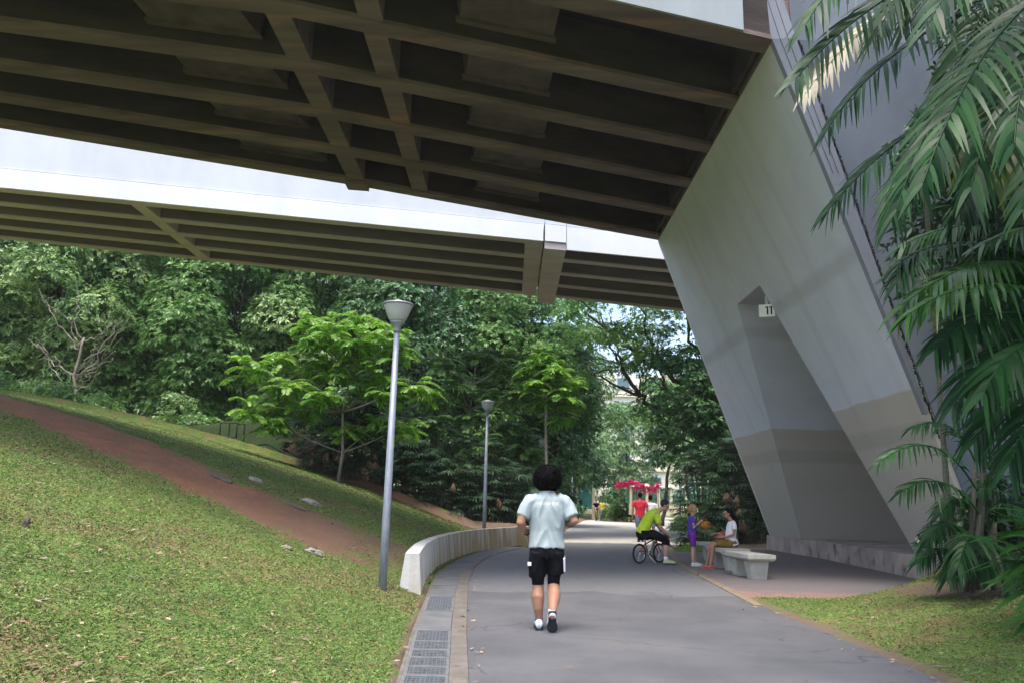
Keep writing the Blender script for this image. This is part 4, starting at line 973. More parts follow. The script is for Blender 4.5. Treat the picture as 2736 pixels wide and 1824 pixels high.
FB = [(-3.6, 28.2, 1.3, 1.9, 190, 'dark fan palm bush just right of the nearest lamp pole'), (-2.4, 28.3, 1.2, 1.7, 170, 'dark fan palm bush between the two nearest lamps'), (-1.2, 28.4, 1.2, 1.9, 180, 'dark fan palm bush directly left of the second lamp pole'),
      (.0, 28.8, 1.2, 2.0, 180, 'dark fan palm bush right of the second lamp pole'), (-4.9, 30.6, 1.6, 3.4, 170, 'tall dark fan palm behind the large clump'), (-3.0, 31.0, 1.8, 3.6, 190, 'tall dark fan palm in the second row beside the lamp'), (-.9, 30.4, 1.6, 3.2, 170, 'tall dark fan palm in the second row behind the second lamp'), (.9, 30.8, 1.1, 2.3, 130, 'dark fan palm bush left of the jogger head'), (-7.6, 30.4, 1.2, 1.6, 120, 'low fan palm bush at the lower end of the green handrail')]
for (x, y, ww, h, nf, lb_) in FB: fan_bush(x, y, ww, h, nf, lb_, dead=1 if y < 29.2 else 0)

# ---- right of the path, behind the pier
FB2 = [(7.3, 28.4, .55, 1.5, 90, 'dark fan palm left of the standing girl, nearest to the path', 4), (8.2, 28.4, 1.2, 3.6, 260, 'tall dark fan palm directly behind the pier foot', 6), (9.6, 30.4, 1.5, 4.2, 240, 'tall dark fan palm half hidden by the bridge pier', 4), (7.4, 31.0, 1.3, 3.4, 220, 'glossy fan palm behind the girl with the toy bag', 0), (6.3, 27.4, .55, .9, 60, 'low spiky plant beside the small grass patch', 0)]
for (x, y, ww, h, nf, lb_, dd) in FB2: fan_bush(x, y, ww, h, nf, lb_, 'fan palms behind the pier', L=.45, dead=dd, wl=.055)
# hedge-like light green plants beside the path further on
for i, (x, y, s, lb_) in enumerate([(9.0, 38.5, .5, 'low light green plants bordering the far lawn right of the path'), (10.0, 36.5, .45, 'low light green plants nearest the benches side of the far lawn'), (5.2, 68, .8, 'light green shrub left of the cyclists')]):
    r = empty('shrub', (x, y, tz(x, y)), 0, lb_, 'shrub'); bl = [(random.uniform(-1.2, 1.2), random.uniform(-.6, .6), .3, s, s, s * .7) for _ in range(6)]
    lb = LB(); crown(bl, 40, .14, lb, asp=.3); lb.build('foliage', M['leaf_c' if i < 2 else 'leaf_far'], r)
# big spreading tree right behind the pier, limbs reaching over the path
r = empty('spreading_tree', (12.5, 41, .05), 0, 'large spreading tree behind the pier whose dark limbs arch left over the path', 'tree')
m = MB()
limbs(m, [(0, 0, -.3), (-.4, 0, 3.0), (-1.0, 0, 6.2)], .42, .30, n=10)
LM = [[(-1.0, 0, 6.2), (-2.6, -.5, 8.4), (-4.0, -1, 11.5)], [(-.6, 0, 4.2), (-3.2, -.8, 5.0), (-6.0, -1.2, 6.6), (-8.4, -1.5, 7.6)], [(-1.0, 0, 6.0), (-4.0, .5, 7.8), (-7.2, .6, 10.2), (-9.5, 0, 12.0)], [(-.8, 0, 5.2), (-.2, 0, 8.0), (.6, 0, 11)],
      [(-.5, 0, 3.4), (-2.8, -1.2, 3.9), (-4.6, -1.8, 4.8)], [(-4.0, .5, 7.8), (-5.2, 0, 9.5), (-6.0, -.5, 12.0)], [(-6.0, -1.2, 6.6), (-7.0, -1.4, 8.2), (-7.3, -1.5, 9.6)], [(-2.6, -.5, 8.4), (-2.2, -.5, 10.6), (-2.5, -.6, 12.6)], [(-3.2, -.8, 5.0), (-4.6, -1, 7.0), (-5.2, -1.2, 8.6)]]
for q, L_ in enumerate(LM): limbs(m, L_, .20 if q < 4 else .12, .035, .5)
random.seed(5)
for q in range(60):
    a = Vector(random.choice(random.choice(LM))); b = a + Vector((random.uniform(-2.4, 1.2), random.uniform(-1, 1), random.uniform(-.3, 1.8)))
    limbs(m, [a, a.lerp(b, .5) + Vector((0, 0, .2)), b], .045, .012, .8, 5)
m.build('trunk', M['bark'], r, True)
bl = []
for L_ in LM:
    for p in L_[1:]:
        for _ in range(3): bl.append((p[0] + random.uniform(-1.3, 1.3), p[1] + random.uniform(-1.5, 1.5), p[2] + random.uniform(-.4, 1.5), random.uniform(.7, 1.2), random.uniform(.7, 1.2), random.uniform(.35, .6)))
for _ in range(20): bl.append((random.uniform(-10, 1), random.uniform(-1, 3), random.uniform(9.5, 13), 1.2, 1.2, .6))
lb = LB(); crown(bl, 12, .16, lb); lb.build('crown', M['leaf_d'], r)
# glossy broad leaved small tree right against the pier
r = empty('broadleaf_tree', (9.2, 33.0, .02), 0, 'small tree with glossy broad leaves and bare twigs right behind the pier edge', 'tree')
m = MB(); limbs(m, [(0, 0, -.2), (-.2, 0, 2.5), (-.6, 0, 5.2)], .14, .05); random.seed(8)
for q in range(26):
    z = random.uniform(2, 6.5); b = Vector((random.uniform(-3.0, .8), random.uniform(-1, .8), z + random.uniform(-.4, 1.6))); limbs(m, [(-.3, 0, z * .75), (b.x * .5, b.y * .5, z), b], .035, .010, .8, 5)
m.build('trunk', M['bark_l'], r, True)
bl = [(random.uniform(-2.8, 1.2), random.uniform(-1, 1), random.uniform(2.8, 7.6), random.uniform(.5, .9), .7, random.uniform(.35, .6)) for _ in range(34)]
lb = LB(); crown(bl, 16, .17, lb, whorl=4, asp=.55); lb.build('crown', M['leaf_b'], r)

# ---- far end: boundary wall, posts, pink plants, slim trees, building, light green trees
r = empty('boundary_wall', (12, 62, 1.1), 0, 'cream boundary wall with teal railings and capped posts at the far end of the path', 'wall')
def bwo(o): o.location = (-12, -62, -1.1); return o
m = MB(); m.box(9.2, 16.0, 61.9, 62.1, .6, 1.45); bwo(m.build('low_wall', M['cream_post'], r))
for px in (9.35, 10.55, 11.45, 12.4, 13.6, 14.8):
    m = MB(); m.box(px - .10, px + .10, 61.82, 62.18, 1.0, 2.72); po = bwo(m.build('post', M['cream_post'], r))
    m = MB(); m.hexa([(px - .3, 61.7, 2.722), (px + .3, 61.7, 2.722), (px + .3, 62.3, 2.722), (px - .3, 62.3, 2.722), (px - .08, 61.92, 2.95), (px + .08, 61.92, 2.95), (px + .08, 62.08, 2.95), (px - .08, 62.08, 2.95)])
    c = m.build('cap', M['cream_post'], po)
m = MB()
for q in range(66):
    px = 8.95 + q * .10
    if min(abs(px - p) for p in (9.35, 10.55, 11.45, 12.4, 13.6, 14.8)) > .13: m.box(px - .02, px + .02, 61.98, 62.02, 1.5, 2.6)
m.box(9.4, 15.3, 61.97, 62.03, 2.5, 2.56); m.box(9.4, 15.3, 61.97, 62.03, 1.62, 1.67); bwo(m.build('railing', M['teal'], r))
r = empty('gate_post', (6.7, 70, .0), 0, 'teal and cream gate post behind the cyclists', 'gate post')
m = MB(); m.box(-.9, -.7, -.1, .1, -.2, 3.1); m.box(.5, .75, -.1, .1, -.2, 3.3); m.build('post', M['cream_post'], r)
m = MB(); m.box(-.68, .48, -.04, .04, .9, 2.9); m.build('panel', M['teal'], r)
m = MB(); m.box(-1.1, 1.0, -.35, .35, 3.31, 3.5); m.build('roof', M['bark'], r)
r = empty('hedge', (12, 63.6, 1.0), 0, 'dark green hedge seen through the teal railings of the far wall', 'hedge')
bl = [(-4.2 + q * .8, random.uniform(-.2, .2), random.uniform(.4, 1.4), .8, .5, .7) for q in range(13)]; lb = LB(); crown(bl, 30, .16, lb); lb.build('foliage', M['leaf_b'], r)
r = empty('pink_plant', (9.8, 61.0, 2.4), 0, 'row of bright pink red leaved plants above the far boundary wall', 'plant')
lb = LB()
for q in range(15):
    cx = -1.55 + q * .215 + random.uniform(-.08, .08); hh = random.uniform(.15, .55) + .22 * math.sin(q * .45); n = 44; C = np.array([[cx, random.uniform(-.2, .2), hh - .1]]) + RNG.normal(size=(n, 3)) * np.array([.03, .03, .12])
    D = RNG.normal(size=(n, 3)); D[:, 2] = RNG.uniform(.1, 2.2, n); lb.add(leaves(C, D, rdir(n), RNG.uniform(.28, .5, n), np.full(n, .075), 2, .3))
lb.build('foliage', M['pink'], r)
m = MB()
for q in range(10): m.tube([(-1.5 + q * .33, 0, -1.3), (-1.5 + q * .33, 0, .3)], .02, 5)
m.build('stem', M['bark'], r)
for (xa, ya, zt, lean, lb_, rr) in [(10.2, 54, 6.3, .8, 'slim dark leaning trunk tree beside the white shirted walker', .14), (11.6, 52, 6.0, -.35, 'slim pale trunk tree right of the leaning one at the far lawn', .11)]:
    r = empty('slim_tree', (xa, ya, tz(xa, ya)), 0, lb_, 'tree', 'slim trees by the far lawn'); m = MB(); limbs(m, [(0, 0, -.2), (lean * .5, 0, zt * .5), (lean, 0, zt)], rr, rr * .5)
    for q in range(8): limbs(m, [(lean * .9, 0, zt * .9), (lean + random.uniform(-1.5, 1.5), random.uniform(-1, 1), zt + random.uniform(.6, 2.6))], rr * .4, .02)
    m.build('trunk', M['bark'], r, True)
    bl = [(lean + random.uniform(-2.2, 2.2), random.uniform(-1.5, 1.5), zt + random.uniform(.5, 3.2), 1.1, 1.1, .6) for _ in range(12)]; lb = LB(); crown(bl, 9, .2, lb); lb.build('crown', M['leaf_d'], r)
tree(1.6, 47, 13.5, 5.4, 34, 'leaf_d', .17, 13, 'tall airy tree left of the far path whose crown closes the view above it', None, .22, low=.42, brs=(.9, 1.6))
FT_ = [(5.2, 72, 10, 3.6, 'leaf_far', 'light green soft tree over the far path behind the cyclists'), (-.6, 62, 10, 3.2, 'leaf_far', 'light green tree left of the far path above the distant lamps'), (11.5, 78, 11, 3.6, 'leaf_far', 'light green tree in front of the cream building'), (-3, 64, 12, 4.5, 'leaf_d', 'mid green tree far behind the second lamp'), (17.5, 74, 12, 4, 'leaf_far', 'light green tree behind the boundary wall on the right'), (21, 62, 12, 4.5, 'leaf_d', 'mid green tree far right, behind the pier'), (15.5, 50, 9, 3.0, 'leaf_b', 'dark tree behind the fan palms and the pier'), (6.0, 84, 13, 3.6, 'leaf_far', 'hazy pale green tree at the very end of the path')]
for (x, y, h, rd, lm, lb_) in FT_: tree(x, y, h, rd, 22, lm, .30, 5, lb_, 'trees around the far end of the path', .14, low=.12, brs=(1.2, 2.1))
for i, (x, y, lb_) in enumerate([(8.9, 68.5, 'dark green palm like bush right of the cyclists'), (9.0, 66, 'second dark palm like bush right of the cyclists'), (9.6, 64.5, 'palm like bush below the pink plants'), (3.6, 62, 'light palm like bush at the foot of the farthest lamp')]):
    fan_bush(x, y, 1.2, 2.3, 90, lb_, 'palm bushes at the far end', L=.8, dead=0, m='leaf_d', wl=.10)
# building
r = empty('apartment_building', (16, 105, 2), 0, 'pale cream apartment building with blue framed windows seen through the far trees', 'building')
def bo(o): o.location = (-16, -105, -2); return o
m = MB(); m.box(8.6, 34, 104, 116, 0, 18.2); bo(m.build('wall', M['cream'], r))
for fl in range(5):
    for q in range(6):
        x = 10.0 + q * 4.0; z = 3.4 + fl * 3.2
        m = MB(); m.box(x, x + 1.6, 103.9, 103.998, z, z + 1.5); wo = bo(m.build('window', M['bluewin'], r))
        m = MB(); m.box(x + .12, x + 1.48, 103.86, 103.898, z + .12, z + 1.38); m.build('pane', M['window'], wo)
    if fl: m = MB(); m.box(8.5, 34.1, 103.75, 103.997, 2.4 + fl * 3.2, 2.6 + fl * 3.2); bo(m.build('ledge', M['cream_post'], r))
# far wood closing the horizon
lb = LB(); bl = []
random.seed(31)
for i in range(70):
    a = -60 + i * 1.75; y = 66 + (abs(a) * .12) + random.uniform(-3, 6)
    if -62 < a < 1 or a > 24: 
        bl.append((a, y, 5.5 + random.uniform(-1, 2), 3.4, 2.5, 5.5)); bl.append((a + 1, y + 3, 12 + random.uniform(-1, 3), 3.2, 2.5, 3.6))
crown(bl, 1.6, .6, lb, drop=.2); tag(lb.build('distant_wood', M['leaf_b']), 'dark continuous wood far behind the left bank', 'wood', kind='stuff')
# dark trees by the palms: first in view, second added out of view for shade
for (x, y, h, rd, lb_) in [(8.1, 10.7, 9.5, 1.9, 'dark tree filling the right edge of the photo behind the palms'), (8.6, 5.2, 12, 3.4, 'unseen dark tree beyond the right edge, added to shade the palm fronds')]:
    tree(x, y, h, rd, 30, 'fan', .17, 16, lb_, None, .2, low=.36, zb=.5, brs=(.7, 1.1))

# ---- palms at the right: fronds given by base, bend and tip
def frond(parent, a, b, c, L=.42, pairs=30, w=.036, m='palm', dro=.55, origin=(0, 0, 0), roll=0.0):
    O = Vector(origin); pts = bez(a, b, c, pairs + 4); mb = MB(); P = np.array([list(p) for p in pts]); T = nrm(np.gradient(P, axis=0))
    up = np.array([[math.sin(roll), -.25, math.cos(roll)]]); Sd = nrm(np.cross(T, np.repeat(up, len(T), 0))); Nn = nrm(np.cross(Sd, T))
    lb = LB(); k0 = 4; P2 = P[k0:]; T2 = T[k0:]; S2 = Sd[k0:]; N2 = Nn[k0:]; t = np.linspace(0, 1, len(P2))
    env = (.55 + .55 * np.sin(np.pi * np.clip(t * .9 + .12, 0, 1))) * L
    for sg in (-1, 1):
        fw = .75 + 1.3 * t[:, None] ** 2
        D = S2 * sg + T2 * fw + N2 * .18 + RNG.normal(size=P2.shape) * .07
        lb.add(leaves(P2, D, N2 * .8 + S2 * sg * -.25 + RNG.normal(size=P2.shape) * .22, env * RNG.uniform(.82, 1.1, len(P2)), np.full(len(P2), w) * RNG.uniform(.8, 1.25, len(P2)), 4, dro * RNG.uniform(.6, 1.4, len(P2)), [.35, 1, .95, .6, .12]))
    V = np.concatenate(lb.V); Q = np.concatenate(lb.Q)
    mb.tube(pts, [.013 * (1 - .75 * i / len(pts)) + .002 for i in range(len(pts))], 5)
    V2 = np.array(mb.v, np.float32); quads = np.array([q for q in mb.f if len(q) == 4]); Q = np.concatenate([Q, quads + len(V)]); V = np.concatenate([V, V2]) - np.array(list(O), np.float32)
    o = link('frond', npmesh('frond', V, Q), M[m], parent)
    return o
FP = 1829.0
def at(px, py, Y):
    a = (px - 1176) / FP; b = (784 - py) / FP; c, s = math.cos(ROLL), math.sin(ROLL); a2 = a * c - b * s; b2 = a * s + b * c
    d = (a2, math.cos(PITCH) - b2 * math.sin(PITCH), math.sin(PITCH) + b2 * math.cos(PITCH)); t = Y / d[1]; return Vector((d[0] * t, Y, CH + d[2] * t))
random.seed(77)
UP = (5.3, 5.6, .5)
pu = empty('feather_palm', UP, 0, 'tall glossy feather palm whose big dark fronds hang in from the upper right corner', 'palm')
# (base px,py,Y)(bend)(tip)(material)
UF = [((2420, -160, 6.2), (2020, -60, 5.8), (1830, 180, 5.5), 'palm'), ((2260, -120, 6.6), (1980, 30, 6.2), (1850, 215, 6.0), 'palm_pale'), ((2440, -60, 6.4), (2060, 50, 6.0), (1905, 290, 5.7), 'palm'),
      ((2380, -200, 5.8), (1960, -160, 5.6), (1850, 60, 5.4), 'palm'), ((2420, 20, 6.0), (2180, 90, 5.5), (2060, 480, 5.1), 'palm'), ((2360, 180, 6.4), (2080, 260, 6.0), (1905, 480, 5.8), 'palm'),
      ((2400, 240, 6.2), (2150, 250, 5.9), (2050, 500, 5.7), 'palm'), ((2470, -60, 5.6), (2250, 40, 5.0), (2120, 420, 4.6), 'palm'), ((2500, 60, 5.6), (2300, 120, 5.0), (2230, 430, 4.7), 'palm'),
      ((2380, -120, 6.8), (2240, 0, 6.4), (2160, 260, 6.2), 'palm_b'), ((2420, 120, 6.5), (2300, 180, 6.2), (2215, 380, 6.0), 'palm_y'), ((2500, 80, 6.3), (2380, 200, 6.0), (2290, 420, 5.8), 'palm_y'),
      ((2300, -200, 6.2), (2100, -120, 5.9), (2010, 90, 5.8), 'palm_b'), ((2520, -40, 5.4), (2340, 60, 4.9), (2330, 330, 4.6), 'palm'), ((2560, 120, 6.0), (2420, 220, 5.6), (2350, 480, 5.4), 'palm_b'),
      ((2360, -220, 6.4), (2170, -140, 6.2), (2080, 70, 6.1), 'palm'), ((2480, 260, 7.2), (2330, 300, 7.0), (2200, 480, 6.9), 'palm'), ((2520, -260, 5.2), (2260, -200, 4.9), (2130, 60, 4.7), 'palm'),
      ((2480, 0, 7.5), (2250, 120, 7.3), (2120, 330, 7.2), 'palm'), ((2600, 0, 7.5), (2400, 160, 7.3), (2330, 420, 7.2), 'palm_y')]
random.seed(123)
for q in range(26):
    y_ = -120 + q * 33 + random.uniform(-20, 20); Y_ = random.uniform(6.6, 8.6); tx = random.uniform(2190, 2330)
    UF.append(((2440 + random.uniform(-20, 90), y_ - 120, Y_ + .5), (tx + 90, y_ - 60 + random.uniform(-30, 30), Y_ + .1), (tx, y_ + random.uniform(120, 240), Y_ - .2), 'palm_y' if q in (6, 11) else 'palm_b' if q % 7 == 3 else 'palm'))
for a, b, c, mm in UF: frond(pu, at(*a), at(*b), at(*c), L=.40 if mm != 'palm_pale' else .26, pairs=34, m=mm, origin=UP, w=.034, roll=random.uniform(-.4, .4))
MP = (6.2, 7.6, .5)
pm_ = empty('feather_palm', MP, 0, 'feather palm at the right edge with long mid green fronds sweeping left at mid height', 'palm')
MF = [((2450, 640, 7.0), (2230, 500, 6.6), (2070, 600, 6.3), 'palm'), ((2450, 640, 6.6), (2260, 540, 6.2), (2075, 700, 6.0), 'palm_b'), ((2480, 700, 6.4), (2250, 600, 6.0), (2090, 720, 5.8), 'palm_b'), ((2460, 760, 6.8), (2270, 660, 6.3), (2150, 800, 6.0), 'palm'),
      ((2480, 820, 6.6), (2300, 700, 6.2), (2190, 930, 6.0), 'palm'), ((2520, 800, 6.2), (2340, 720, 5.9), (2260, 900, 5.7), 'palm'), ((2500, 900, 7.0), (2340, 820, 6.7), (2240, 1010, 6.6), 'palm'), ((2550, 880, 6.4), (2400, 820, 6.1), (2320, 1060, 6.0), 'palm'),
      ((2440, 560, 7.6), (2260, 470, 7.3), (2080, 560, 7.2), 'palm'), ((2400, 560, 8.0), (2300, 440, 7.8), (2190, 520, 7.7), 'palm'), ((2520, 560, 6.5), (2420, 480, 6.3), (2260, 560, 6.2), 'palm_b'), ((2440, 760, 8.2), (2300, 640, 8.0), (2200, 760, 7.9), 'palm')]
for a, b, c, mm in MF: frond(pm_, at(*a), at(*b), at(*c), L=.40, pairs=32, m=mm, origin=MP, w=.036, roll=random.uniform(-.4, .4))
m = MB(); a = at(2440, 760, 7.4); m.tube([(0, 0, -.3), ((a.x - MP[0]) * .5, 0, 1.0), (a.x - MP[0], a.y - MP[1], a.z - MP[2])], [.06, .05, .035], 8)
a = at(2440, 600, 7.0); m.tube([(.3, 0, -.3), (a.x - MP[0], a.y - MP[1], a.z - MP[2])], [.06, .04], 8); m.build('stem', M['palm_stem'], pm_, True)
m = MB(); a = at(2440, -100, 6.2); m.tube([(.2, 0, -.3), (.1, .1, 2), (a.x - UP[0], a.y - UP[1], a.z - UP[2])], [.07, .06, .05], 8); m.build('stem', M['palm_stem'], pu, True)
LP_ = (6.2, 10.6, tz(6.2, 10.6))
pl_ = empty('feather_palm', LP_, 0, 'low clump of young feather palms at the foot of the pier with drooping dark leaves', 'palm')
LF = [((2240, 1120, 10.2), (2150, 960, 9.8), (2020, 1060, 9.4), 'palm'), ((2250, 1180, 10.2), (2170, 1060, 9.9), (2070, 1130, 9.6), 'palm_b'), ((2240, 1060, 10.4), (2190, 940, 10.2), (2100, 980, 10.0), 'palm'), ((2260, 1160, 10.4), (2280, 1000, 10.2), (2330, 1040, 10.0), 'palm'),
      ((2230, 1250, 10.4), (2180, 1160, 10.2), (2130, 1240, 10.0), 'palm'), ((2220, 1290, 10.5), (2170, 1230, 10.3), (2110, 1290, 10.1), 'palm'), ((2270, 1220, 10.3), (2300, 1120, 10.0), (2350, 1180, 9.8), 'palm'), ((2250, 1260, 10.0), (2230, 1180, 9.7), (2200, 1300, 9.4), 'palm'),
      ((2260, 1080, 10.6), (2260, 950, 10.5), (2210, 900, 10.4), 'palm'), ((2260, 1000, 10.8), (2300, 900, 10.7), (2350, 960, 10.6), 'palm'), ((2290, 1280, 10.3), (2280, 1200, 10.0), (2250, 1310, 9.8), 'palm'), ((2240, 1200, 10.7), (2200, 1100, 10.6), (2160, 1180, 10.5), 'palm'), ((2300, 1150, 10.8), (2290, 1060, 10.7), (2250, 1120, 10.6), 'palm'),
      ((2230, 1300, 10.2), (2215, 1240, 10.0), (2180, 1320, 9.9), 'palm'), ((2280, 1310, 10.1), (2300, 1250, 9.9), (2330, 1330, 9.8), 'palm')]
for a, b, c, mm in LF: frond(pl_, at(*a), at(*b), at(*c), L=.34, pairs=19, m='palm', origin=LP_, w=.036, roll=random.uniform(-.3, .3))
m = MB(); O = Vector(LP_)
for (p, q, rr) in [((2215, 1330, 10.5), (2240, 1060, 10.4), .035), ((2235, 1330, 10.6), (2262, 980, 10.7), .05), ((2255, 1335, 10.6), (2290, 1060, 10.8), .035), ((2225, 1328, 10.4), (2250, 1180, 10.2), .03), ((2275, 1335, 10.4), (2285, 1200, 10.3), .03)]:
    a, b = at(*p) - O, at(*q) - O; m.tube([a + Vector((0, 0, -.3)), a.lerp(b, .5) + Vector((.03, 0, 0)), b], [rr, rr * .9, rr * .7], 8)
m.build('stem', M['palm_stem'], pl_, True)
# tall thin ringed stem in front of the pier side
a, b, c = at(2190, 1325, 10.9), at(2160, 940, 10.5), at(2125, 430, 9.6)
ts = empty('palm_stem', tuple(a), 0, 'thin ringed palm stem rising in front of the blue grey pier side', 'palm')
m = MB(); pts = [p - a for p in bez(a - Vector((0, 0, .3)), b, c, 40)]; m.tube(pts, [.040 - .014 * i / 40 + (.004 if i % 2 else 0) for i in range(41)], 10); m.build('stem', mat('ringed_palm_stem', (.20, .19, .16), (.10, .095, .08), 9, .8, .3, 30, stretch=(1, 1, 5)), ts, True)
for (p, q, w_) in [((2125, 430, 9.6), (2080, 350, 9.4), (2040, 480, 9.2)), ((2125, 430, 9.6), (2180, 330, 9.6), (2250, 420, 9.6)), ((2125, 430, 9.6), (2130, 330, 9.7), (2110, 260, 9.7)), ((2130, 500, 9.7), (2170, 420, 9.8), (2230, 560, 9.8)), ((2140, 600, 9.9), (2100, 560, 9.7), (2060, 650, 9.6))]:
    frond(ts, at(*p), at(*q), at(*w_), L=.42, pairs=22, m='palm', origin=tuple(a), w=.04)
r = empty('shrub', (6.75, 11.3, tz(6.75, 11.3)), 0, 'dark leafy undergrowth around the stems at the foot of the low palm clump', 'shrub')
bl = [(random.uniform(-.5, 1.2), random.uniform(-.3, .5), random.uniform(.2, 1.3), .38, .35, .32) for _ in range(12)]; lb = LB(); crown(bl, 60, .13, lb, asp=.3); lb.build('foliage', M['fan'], r)
m = MB()
for q in range(6): m.tube([(-.3 + q * .2, 0, -.1), (-.25 + q * .2, 0, 1.0)], .012, 5)
m.build('stem', M['palm_stem'], r)
# bright strap leaved plant at the lower right edge
sp_ = at(2400, 1330, 8.6); sr = empty('strap_leaf_plant', (sp_.x, sp_.y, tz(sp_.x, sp_.y)), 0, 'bright green strap leaved plant cut by the lower right edge of the photo', 'plant')
lb = LB()
for (p, q, n_) in [((2420, 1220, 8.6), (2240, 1130, 8.2), 5), ((2420, 1270, 8.4), (2250, 1230, 8.0), 6), ((2430, 1330, 8.2), (2260, 1290, 7.8), 5), ((2430, 1400, 7.8), (2300, 1420, 7.4), 6), ((2430, 1180, 8.8), (2300, 1060, 8.5), 4)]:
    A, B = at(*p), at(*q); n = n_ * 2; D = np.array([list(B - A)]) + RNG.normal(size=(n, 3)) * .16; P = np.array([list(A)]) + RNG.normal(size=(n, 3)) * .05 - np.array([[sp_.x, sp_.y, tz(sp_.x, sp_.y)]])
    lb.add(leaves(P, D, np.array([[0, -.2, 1.0]]) + RNG.normal(size=(n, 3)) * .3, np.full(n, (B - A).length) * RNG.uniform(.6, 1.05, n), np.full(n, .075), 4, .25))
lb.build('foliage', M['palm_b'], sr); m = MB(); m.tube([(0, 0, -.2), (.1, 0, .7)], .04, 6); m.build('stem', M['palm_stem'], sr)

# ------------------------------------------------------------------ grass blades
def grass(n, yr, xr_, name, size, seed, cols):
    rng = np.random.default_rng(seed); y = np.exp(rng.uniform(math.log(yr[0]), math.log(yr[1]), n)); u = rng.uniform(0, 1, n); x = xr_(y, u)
    s = dirt(x, y); pv_ = interp(x, [(3.4, 12.3), (5.04, 12.45), (7.2, 14.6), (9.5, 16.6), (30, 30)])
    clump = np.sin(x * 5.1 + np.sin(y * 4)) * np.sin(y * 6.3 + np.cos(x * 3)) + rng.uniform(-1, 1, n)
    ok = (s < rng.uniform(.25, .7, n)) & (clump > -1.35) & ((x < interp(y, DL) - .02) | ((x > interp(y, AR) + .03) & (y < pv_)))
    x, y = x[ok], y[ok]; n = len(x); z = terrain(x, y)
    P = np.stack([x, y, z - .002], 1); a = rng.uniform(0, 2 * math.pi, n); el = rng.uniform(.1, .95, n)
    D = np.stack([np.cos(a) * np.cos(el), np.sin(a) * np.cos(el), np.sin(el)], 1); N = nrm(np.stack([rng.normal(size=n) * .4, rng.normal(size=n) * .4, np.ones(n)], 1))
    Ln = size * (1 + y * .045) * rng.uniform(.5, 1.4, n)
    V, Q = leaves(P, D, N, Ln, Ln * rng.uniform(.10, .22, n), 2, .35, [.6, 1, .1])
    me = npmesh(name, V, Q)
    for mm in cols: me.materials.append(mm)
    mi = rng.choice(len(cols), n, p=[.46, .33, .12, .09]); pn = np.sin(x * 1.9 + 1) * np.sin(y * 1.6) + np.sin(x * .8 - y * .9); mi = np.where((pn > .55) & (rng.uniform(0, 1, n) < .45), 2, mi); mi = np.where((pn < -.7) & (rng.uniform(0, 1, n) < .4), 1, mi)
    me.polygons.foreach_set('material_index', np.repeat(mi, 2).astype(np.int32))
    return tag(link(name, me), kind='stuff')
GC = [mat('grass_blade', (.165, .255, .058), (.125, .215, .05), 3, .5, island=.35, trans=.3), mat('grass_blade_deep', (.10, .19, .05), (.08, .16, .042), 3, .5, island=.35, trans=.3), mat('dry_blade', (.24, .17, .095), (.18, .12, .07), 3, .8, island=.35), mat('pale_blade', (.27, .29, .12), (.20, .25, .09), 3, .6, island=.3)]
tag(grass(900000, (2.9, 29), lambda y, u: interp(y, DL) - .0 - u ** 1.15 * (y * .74 + 4.5), 'grass', .031, 5, GC), 'lawn grass and dry leaves on the left slope', 'grass')
tag(grass(150000, (5.0, 15), lambda y, u: interp(y, AR) + u * (y * .62 + .5), 'grass', .030, 6, GC), 'lawn grass on the mound at the right of the path', 'grass')
rng = np.random.default_rng(4); n = 5000; gx_ = rng.uniform(5.0, 6.6, n); gy_ = rng.uniform(23.9, 27.2, n); ok = np.abs((gy_ - 23.9) - (gx_ - 5.0) * 1.6) < 1.1; gx_, gy_ = gx_[ok], gy_[ok]; n = len(gx_)
P = np.stack([gx_, gy_, np.full(n, .04)], 1); D = rng.normal(size=(n, 3)); D[:, 2] = np.abs(D[:, 2]) + .4; V, Q = leaves(P, D, rng.normal(size=(n, 3)), rng.uniform(.05, .12, n), np.full(n, .015), 2, .3, [.6, 1, .1])
tag(link('grass', npmesh('grass', V, Q), GC[0]), 'grass on the little patch between bicycle and paving', 'grass', kind='stuff')
# fallen leaves and litter
rng = np.random.default_rng(9); n = 700; y = np.exp(rng.uniform(math.log(3), math.log(18), n)); x = np.where(rng.uniform(0, 1, n) < .72, interp(y, DL) - rng.uniform(0, 1, n) * (y * .7), interp(y, AR) + rng.uniform(0, 1, n) * 4)
x = np.where(y > 12.2, np.minimum(x, interp(y, DL) - .1), x)
zl = terrain(x, y) + .03; n2 = 170; y2 = rng.uniform(4, 24, n2); sd_ = rng.uniform(0, 1, n2) < .55; x2 = np.where(sd_, interp(y2, AL) - rng.exponential(.12, n2) + .12, interp(y2, AR) - rng.exponential(.25, n2)); x2 = np.where(sd_ & (x2 < interp(y2, DR) + .02), interp(y2, AL) + rng.exponential(.3, n2), x2)
x = np.concatenate([x, x2]); y = np.concatenate([y, y2]); zl = np.concatenate([zl, np.full(n2, .02)]); n = len(x)
P = np.stack([x, y, zl], 1); a = rng.uniform(0, 6.28, n); D = np.stack([np.cos(a), np.sin(a), rng.uniform(-.1, .25, n)], 1)
V, Q = leaves(P, D, np.stack([rng.normal(size=n) * .3, rng.normal(size=n) * .3, np.ones(n)], 1), rng.uniform(.03, .09, n), rng.uniform(.015, .035, n), 2, .1, [.3, 1, .1])
tag(link('fallen_leaves', npmesh('fallen_leaves', V, Q), mat('fallen_leaf', (.20, .115, .07), (.30, .24, .18), 2, .8, island=.5)), 'brown and pale fallen leaves scattered over the lawns', 'fallen leaves', kind='stuff')


